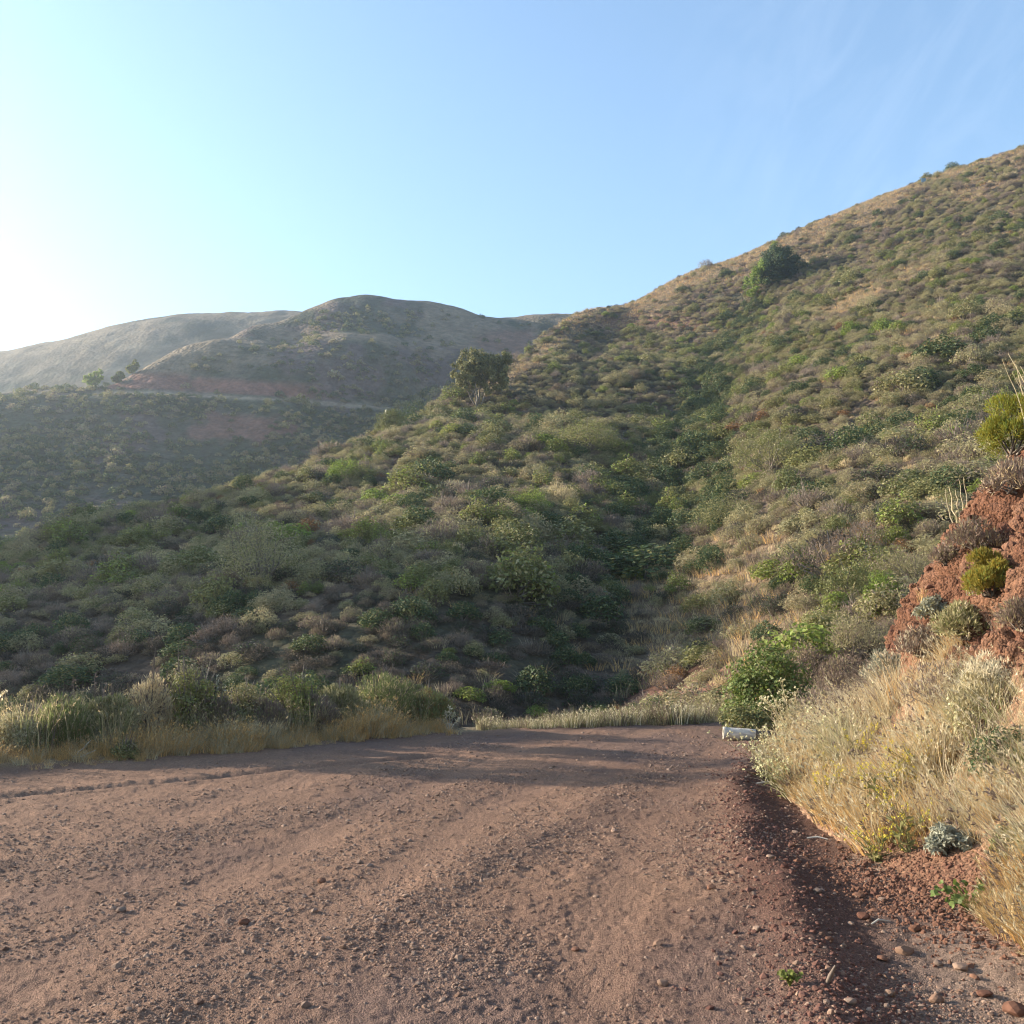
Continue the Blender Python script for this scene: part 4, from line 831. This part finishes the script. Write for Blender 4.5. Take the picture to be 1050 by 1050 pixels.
stalk_thing('seed_stalk', 'thin stalks with dark seed heads standing above the left verge', 'plant', verge_pt(93, .9), [[(0, 0, 0), (0, 0, .5), (.01, 0, .84)], [(.05, 0, 0), (.1, 0, .45), (.14, 0, .72)], [(-.2, 0, 0), (-.22, 0, .4), (-.26, 0, .78)]], L_dead, 26, L_dead, 3)
stalk_thing('flower_stalk', 'slim stalks with small white flowers right of the green topped bush', 'plant', verge_pt(220, .7), [[(0, 0, 0), (0, 0, .4), (-.01, 0, .78)], [(.03, 0, 0), (.06, 0, .35), (.09, 0, .66)]], L_ggrass, 14, L_grey, 4)
stalk_thing('bleached_plant', 'bleached white dead plant at the right tip of the verge', 'plant', verge_pt(461, .25), [[(0, 0, 0), (0, 0, .2), (.0, 0, .36)], [(0, 0, 0), (.03, 0, .15), (.08, 0, .27)], [(0, 0, 0), (-.03, 0, .15), (-.06, 0, .28)], [(0, 0, 0), (.06, 0, .1), (.15, 0, .17)], [(0, 0, 0), (-.05, 0, .08), (-.1, 0, .18)]], B_white, 36, L_pale, 5)
stalk_thing('fallen_stalk', 'pair of broken pale stalks crossing in the golden verge grass', 'plant', verge_pt(74, .25), [[(0, 0, .02), (.09, 0, .1), (.19, 0, .2)], [(.05, 0, .02), (.15, 0, .05), (.26, 0, .1)]], B_white, None, None, 6)

for q, (a_, b_, h_, lab) in enumerate([(-9.4, 14.5, 4.1, 'tall dense bush past the left frame edge, close to the verge'), (-10.2, 16.3, 4.4, 'tall thin bush past the left frame edge, nearest the road'), (-11.4, 18.6, 4.9, 'tall thin bush past the left frame edge, farthest down the bank')]):
    z_ = float(ground_z(np.array([a_]), np.array([b_]), False)[0])
    bush('tall_bush', lab, 'shrub', (a_, b_, z_ - .1), 880 + q, w=2.3, h=h_ - z_, lobes=22, nl=5200, ls=.12, asp=.5, leaf=L_green, leaf2=L_sage, tw=30, poke=.1)
# ------------------------------------------------------------------ right bank plants
BG = [tuft_mesh("bank_tuft", 170 + q, nb=56, h=hh, w=.0055, spread=.10, lean=.7, mats=m, heads=7, head_mat=len(m) - 1, hl=.05) for q, (m, hh) in enumerate([((L_pale, L_straw), .42), ((L_straw, L_gold, L_pale), .38), ((L_pale, L_dead), .46), ((L_ggrass, L_pale), .40), ((L_gold, L_straw), .24), ((L_gold, L_gold, L_dead), .20)])]
n_ = 5200; S = rng.uniform(2.2, 16, n_); O = .02 + 1.5 * rng.random(n_) ** 1.15; clump = fbm(S * 1.4, O * 1.4, 3, 600)
lim = .95 + .55 * (fbm(S * .9, S * 0, 2, 601) - .5) + .1 * sstep(7.5, 9, S) - .25 * sstep(9, 11, S)
pile = np.hypot((S - 6.7) / .8, (O - .0) / .36)
k = (rng.random(n_) < (.10 + 1.1 * sstep(.36, .56, clump)) * sstep(lim + .35, lim - .1, O)) & (pile > 1); S, O, clump, pile = S[k], O[k], clump[k], pile[k]; n_ = len(S)
bx, by, bz, *_ = bank_surface(S, O)
low = (O < .38 + .3 * (clump - .5)); pt = fbm(S * 1.1, O * 1.6, 3, 620) + .12 * rng.normal(size=n_); idx = np.where(low, rng.choice([4, 5, 1], n_, p=[.45, .35, .2]), np.where(pt > .56, 3, np.where(pt > .47, 0, np.where(pt > .40, 2, 1))))
scl = rng.uniform(.45, 1.2, n_) * (1 - .35 * sstep(.9, 1.5, O)) * (.35 + 1.3 * fbm(S * 2.2, O * 2.2, 3, 611))
scatter('bank_grass', np.stack([bx, by, bz - .02], 1), np.stack([rng.normal(0, .12, n_), -.25 + rng.normal(0, .15, n_), rng.random(n_) * .0], 1), scl, idx, BG, 'tall pale dry grass and weeds covering the foot of the red bank', 'grass')
n_ = 700; S = rng.uniform(3, 13, n_); O = rng.uniform(1.2, 8, n_); k = rng.random(n_) < np.where(O > 2.5, .9, .18); S, O = S[k], O[k]; n_ = len(S); bx, by, bz, *_ = bank_surface(S, O)
scatter('bank_top_grass', np.stack([bx, by, bz - .02], 1), np.stack([rng.normal(0, .15, n_), -.2 + rng.normal(0, .15, n_), rng.random(n_) * 6.28], 1), rng.uniform(.5, 1.1, n_), rng.choice([0, 2, 3, 4], n_), BG, 'sparse dry grass on top of the red bank', 'grass')

def mustard(lab, loc, seed, h=.6, w=.4, ns=9, leaf=L_ggrass, flower=L_yel, nf=4, lean=(-.25, -.1), fl=.016, group=None):
    r = np.random.default_rng(seed); o = thing('mustard_plant', lab, 'wildflower', loc, 0, group); mb = MB(); mf = MB(); ml = MB()
    for q in range(ns):
        a_ = r.random() * 6.28; rad = w * (.3 + .7 * r.random()); hh = h * (.6 + .45 * r.random())
        e = np.array([math.cos(a_) * rad + lean[0] * hh, math.sin(a_) * rad * .7 + lean[1] * hh, hh]); m_ = e * np.array([.35, .35, .55]) + r.normal(size=3) * .03
        qv = np.linspace(0, 1, 7); pp = np.stack([np.interp(qv, [0, .5, 1], [0, m_[c_], e[c_]]) for c_ in range(3)], 1)
        tube(mb, pp, np.linspace(.0045, .0018, 7), 4, 0, r.random())
        for b_ in range(4):
            t0 = pp[r.integers(2, 6)]; t1 = t0 + np.array([r.normal() * .09, r.normal() * .07, .05 + .1 * r.random()]); tube(mb, [t0, (t0 + t1) / 2 + np.array([0, 0, -.01]), t1], [.0025, .002, .0012], 3, 0, r.random())
            P_ = t1 + r.normal(size=(nf // 2, 3)) * .014; P_ = np.repeat(P_, 4, 0); leaves(mf, P_, r.normal(size=P_.shape), fl, .8, 0, r)
        P_ = np.repeat(pp[-1] + r.normal(size=(nf, 3)) * np.array([.018, .018, .03]), 4, 0); leaves(mf, P_, r.normal(size=P_.shape), fl, .8, 0, r)
        P_ = pp[r.integers(1, 5, 7)] + r.normal(size=(7, 3)) * .01; leaves(ml, P_, r.normal(size=(7, 3)) + np.array([0, 0, .3]), .06 * (.6 + r.random(7)), .3, 0, r)
    link('stems', mb.mesh('mustard_stems', [leaf], True), o); link('blossom', mf.mesh('mustard_blossom', [flower]), o); link('leaves', ml.mesh('mustard_leaves', [leaf]), o); return o
MU = [((786, 800), 'sprawling mustard with creamy pods reaching over the road corner', .62, .48, 20, L_pale, L_cream, (-.35, -.1), None), ((812, 770), 'tall pale mustard stems arching in front of the vivid green bush', .85, .42, 18, L_pale, L_cream, (-.25, 0), None),
 ((806, 812), 'low cream podded mustard at the foot of the bank corner', .40, .35, 14, L_ggrass, L_cream, (-.3, -.1), None), ((848, 823), 'yellow flowered mustard low at the bank foot beside the golden grass', .36, .25, 8, L_ggrass, L_yel, (-.1, -.1), None), ((880, 790), 'yellow mustard in the upper middle of the pale grass', .45, .3, 9, L_ggrass, L_yel, (-.1, -.1), None),
 ((912, 832), 'green leaved mustard with yellow flowers in the middle of the bank', .5, .28, 12, L_green, L_yel, (-.1, -.1), None), ((935, 810), 'mustard with golden yellow flowers high in the pale grass', .4, .25, 9, L_ggrass, L_yel, (-.1, -.1), None), ((930, 868), 'yellow mustard above the pile of red clods', .38, .25, 8, L_ggrass, L_yel, (-.1, -.1), None),
 ((895, 880), 'small yellow mustard at the grass edge above the ditch', .25, .2, 6, L_ggrass, L_yel, (-.1, -.1), None), ((985, 770), 'pale mustard at the foot of the bare red face', .45, .3, 9, L_pale, L_cream, (-.1, -.1), None), ((855, 775), 'cream podded mustard between grass and the silvery brush', .5, .35, 12, L_pale, L_cream, (-.2, 0), None)]
for q, (pp_, lab, h_, w_, ns_, lf, fl_, ln, g_) in enumerate(MU): mustard(lab, bank_at(*pp_) - [0, 0, .03], 900 + q, h_, w_, ns_, lf, fl_, 4, ln, .013 if fl_ is L_yel else .019)
BB = [(1012,606,'broom_bush','bright yellow green feathery bush on the red face',L_broom,L_lime,.40,.40,.2,1.0,.042),(1036,452,'broom_bush','large yellow green feathery bush on top of the red bank',L_broom,L_lime,.62,.55,.2,.9,.045),(1042,400,'broom_bush','bright green feathery bush behind the large bank top bush',L_broom,L_lime,.55,.6,.2,.9,.045),(955,628,'sagebrush','silver grey brush on the edge of the red face',L_grey,L_sage,.5,.32,.35,.6,.04),
 (985,650,'sagebrush','olive grey weedy brush growing low on the red face',L_sage,L_green,.75,.45,.3,.7,.045),(1000,560,'dry_shrub','dull brown weeds clinging to the red face',L_dead,L_sage,.7,.4,.2,.8,.05),(940,668,'dry_shrub','pale dry weeds at the lower left of the red face',L_dead,L_pale,.6,.4,.16,1,.05),(1035,500,'dry_shrub','dry weeds under the yellow green bush',L_dead,L_straw,.7,.4,.16,.9,.06),
 (1012,705,'bleached_brush','bleached white twiggy brush at the foot of the red face',L_pale,L_grey,.4,.32,.14,.8,.045),(1030,795,'leafy_weed','dark olive leafy weed in the pale grass at the right edge',L_dark,L_sage,.48,.36,.45,.5,.035),(1000,745,'sagebrush','grey green brush standing in the pale bank grass',L_sage,L_pale,.5,.4,.25,.9,.045),
 (972,866,'grey_plant','silvery grey leaved plant just above the vine leaves',L_grey,L_grey,.30,.17,.4,.4,.038),(1042,872,'leafy_weed','dark green weed low at the right frame edge',L_green,L_vine,.30,.2,.6,.4,.035),(960,720,'dry_shrub','brown dead weeds above the pale grass',L_dead,L_pale,.55,.38,.15,1,.05),(905,700,'sagebrush','pale silvery weed left under the red face',L_grey,L_pale,.5,.35,.2,.9,.045),
 (965,575,'dry_shrub','thin brown weeds hanging on the left edge of the red face',L_dead,L_sage,.4,.25,.16,.8,.05),(1045,640,'dry_shrub','grey brown weeds at the right edge of the red face',L_dead,L_sage,.5,.35,.18,.8,.05)]
for q, (a_, b_, nm, lab, m1, m2, w_, h_, asp_, up_, ls_) in enumerate(BB):
    if b_ < 670 and nm in ('dry_shrub', 'sagebrush'): w_ *= .68; h_ *= .68
    bush(nm, lab, 'plant' if nm in ('leafy_weed', 'grey_plant') else 'shrub', bank_at(a_, b_) - [0, 0, .03], 930 + q, w=w_, h=h_, lobes=13 if 'broom' in nm else 16, nl=6500 if 'broom' in nm else (1500 if nm == 'dry_shrub' else 2300), ls=ls_, asp=asp_, leaf=m1, leaf2=m2, tw=0 + (10 if 'broom' in nm else 12), poke=.2, up=up_)
p = bank_at(1040, 440); r = np.random.default_rng(5)
stalk_thing('bare_stalk', 'tall bare pale stalks rising above the bank top bushes', 'plant', p, [[(.05 * q, 0, 0), (.05 * q - .05 * r.random(), .03 * q, .42), (.05 * q - .08 - .16 * r.random(), .05 * q, .72 + .3 * r.random())] for q in range(6)], L_pale, None, None, 8)
stalk_thing('bare_stalk', 'thin bare pale stalks in front of the slope left of the bank crest', 'plant', bank_at(975, 530), [[(.04 * q, 0, 0), (.05 * q - .03, .05, .2), (.05 * q - .06 + .03 * r.random(), .05, .34 + .15 * r.random())] for q in range(5)], L_pale, None, None, 9)

# vine with big leaves, weed on the road edge
def big_leaf_plant(name, lab, loc, seed, n_l, size, spread, mat):
    r = np.random.default_rng(seed); o = thing(name, lab, 'plant', loc); ms = MB(); ml = MB()
    for q in range(n_l):
        a_ = r.random() * 6.28; d_ = spread * math.sqrt(r.random()); tip = np.array([math.cos(a_) * d_, math.sin(a_) * d_ * .5, .03 + spread * .8 * r.random() * (1 - .3 * d_ / spread)])
        tube(ms, [(0, 0, 0), tip * .5 + np.array([0, 0, .02]), tip], [.003, .0025, .002], 4)
        s_ = size * (.6 + .6 * r.random()); nrm = unit(np.array([r.normal() * .5, -.5 + r.normal() * .4, .8])); t_ = unit(np.cross(nrm, r.normal(size=3))); b_ = np.cross(nrm, t_)
        k = 14; th = np.arange(k) * 2 * math.pi / k; rad = s_ * .5 * (1 + .22 * np.cos(5 * th)) * np.where(np.abs(th) < .2, .55, 1)
        ring = tip + rad[:, None] * (np.cos(th)[:, None] * t_ + np.sin(th)[:, None] * b_) + nrm * (.12 * s_ * np.cos(2 * th))[:, None]
        Vv = np.concatenate([[tip], ring]); ml.add(Vv, [(0, 1 + i, 1 + (i + 1) % k) for i in range(k)], 0, r.random())
    link('stems', ms.mesh(name + '_stems', [mat], True), o); link('leaves', ml.mesh(name + '_leaves', [mat]), o)
big_leaf_plant('vine_plant', 'broad leaved bright green vine creeping at the bank foot', bank_at(988, 935), 41, 30, .05, .2, L_vine)
p = ground_at(810, 1012); big_leaf_plant('small_weed', 'tiny green weed growing alone in the gravel of the road edge', p, 42, 34, .022, .055, L_lime)

# ------------------------------------------------------------------ stones
G_stone = leaf_mat("road_stone", [(.17, .10, .068), (.24, .15, .10), (.18, .128, .098), (.30, .20, .14), (.125, .072, .05)], 0, .8, 1.2, .9, .15)
G_clod = leaf_mat("red_clod", [(.15, .074, .047), (.19, .10, .064), (.11, .052, .036)], 0, .75, 1.25, .95, .1)
PB = [stone_mesh("pebble", 10 + q, G_stone, 1) for q in range(7)]; G_dk = leaf_mat('dark_clod', [(.10, .048, .036), (.17, .09, .068), (.13, .062, .046)], 0, .8, 1.2, .95, .1); PB += [stone_mesh('dark_pebble', 40 + q, G_dk, 1, .75) for q in range(4)]; CL = [stone_mesh("clod", 30 + q, G_clod, 1, .75) for q in range(5)]
n_ = 190000; a_ = rng.uniform(-.62, .55, n_); r_ = np.exp(rng.uniform(math.log(3.2), math.log(15.5), n_)); x = r_ * np.sin(a_); y = r_ * np.cos(a_)
e = x - Xr(y); den = .06 + .75 * sstep(.42, .66, fbm(x * 1.1, y * 1.1, 4, 700)) + .35 * np.exp(-((e - .05) / .3) ** 2)
den = den * (1 - .88 * tyre(x, y))
for w_, wd in ((WIN1, .35), (WIN2, .35)): den = den + .55 * np.exp(-(seg_dist(x, y, w_)[0] / wd) ** 2)
k = (rng.random(n_) < den) & (d_left(x, y) < .1) & (d_far(x, y) < .35) & (x < Xb(y) + .05); x, y, r_, e = x[k], y[k], r_[k], e[k]; n_ = len(x)
sz = np.clip(np.exp(rng.normal(math.log(.0098), .50, n_)) * (.75 + .05 * r_) * (1 + .35 * np.exp(-((e - .05) / .3) ** 2)), .005, .055)
scatter('road_gravel', np.stack([x, y, ground_z(x, y) - sz * .12], 1), rng.normal(0, .35, (n_, 3)) + np.stack([0 * x, 0 * x, rng.random(n_) * 6.28], 1), sz, np.where(rng.random(n_) < .75 * np.exp(-((e - .1) / .45) ** 2), 7 + rng.integers(0, 4, n_), rng.integers(0, 7, n_)), PB, 'loose reddish gravel strewn over the dirt road', 'gravel')
n_ = 4200; S = 6.5 + rng.normal(0, .65, n_); O = -.12 + rng.normal(0, .24, n_); k = (O < .6) & (O > -.9); S, O = S[k], O[k]; n_ = len(S)
bx, by, bz, *_ = bank_surface(S, O); gz = ground_z(bx, by); zz = np.maximum(bz, gz); sz = np.exp(rng.normal(math.log(.019), .45, n_))
scatter('red_clods', np.stack([bx, by, zz - sz * .1], 1), rng.random((n_, 3)) * 6.28, sz, rng.integers(0, 5, n_), CL, 'pile of crumbled red soil clods at the foot of the bank', 'soil')
n_ = 1500; S = rng.uniform(5, 13, n_); O = 1.1 + 1.5 * rng.random(n_); bx, by, bz, hi_, *_ = bank_surface(S, O); k = hi_ > .5; n_ = k.sum(); sz = np.exp(rng.normal(math.log(.04), .45, n_))
scatter('bank_rubble', np.stack([bx, by, bz], 1)[k], rng.random((n_, 3)) * 6.28, sz, rng.integers(0, 5, n_), CL, 'crumbling red rock fragments in the face of the bank', 'rubble')
BIG = [stone_mesh("stone", 50 + q, G_clod if q % 2 else G_stone, 2, .55) for q in range(6)]
SP = [(927,979,.075),(905,985,.05),(985,995,.07),(1000,1005,.05),(963,990,.05),(1040,1040,.09),(960,1028,.06),(880,920,.06),(838,915,.05),(885,942,.07),(776,955,.05),(730,912,.05),(905,925,.05),(1010,1022,.06),(872,1030,.05),(850,965,.045),(912,1020,.05),(938,955,.06),(815,855,.05),(812,868,.05),(790,880,.05),(250,948,.06),(680,1010,.05),(330,905,.05),(125,935,.05),(590,975,.04)]
for q, (a_, b_, s_) in enumerate(SP):
    p = ground_at(a_, b_); o = link('stone', BIG[q % 6], None, p + [0, 0, s_ * .08], q * 1.7, s_)
    g_ = 'loose stones in the ditch' if a_ > 780 else 'loose stones on the road'
    tag(o, 'angular reddish stone lying loose in the dirt ditch below the bank' if a_ > 780 else 'larger stone lying loose on the gravel road', 'stone', g_)
def stick(name, lab, a_, b_, pts_, rad, mat):
    mb = MB(); tube(mb, pts_, rad, 6); tag(link(name, mb.mesh(name, [mat], True), None, ground_at(a_, b_)), lab, 'stick')
stick('wood_chip', 'pale bark chip standing half upright in the ditch', 852, 1010, [(-.015, .02, -.01), (0, 0, .04), (.02, -.01, .085)], [.010, .012, .005], L_dead)
stick('twig', 'short pale twig lying on the red clods', 905, 952, [(-.06, 0, .02), (-.02, 0, .045), (.05, .02, .03)], [.005, .006, .003], B_white)
stick('twig', 'pale dry twig lying in the silt at the ditch bend', 838, 862, [(-.08, 0, .02), (0, -.01, .03), (.07, -.05, .02)], [.006, .007, .004], B_white)
stick('twig', 'pale stick lying at the dark road corner under the mustard', 785, 806, [(-.1, 0, .02), (0, 0, .04), (.1, .03, .02)], [.01, .012, .006], B_white)
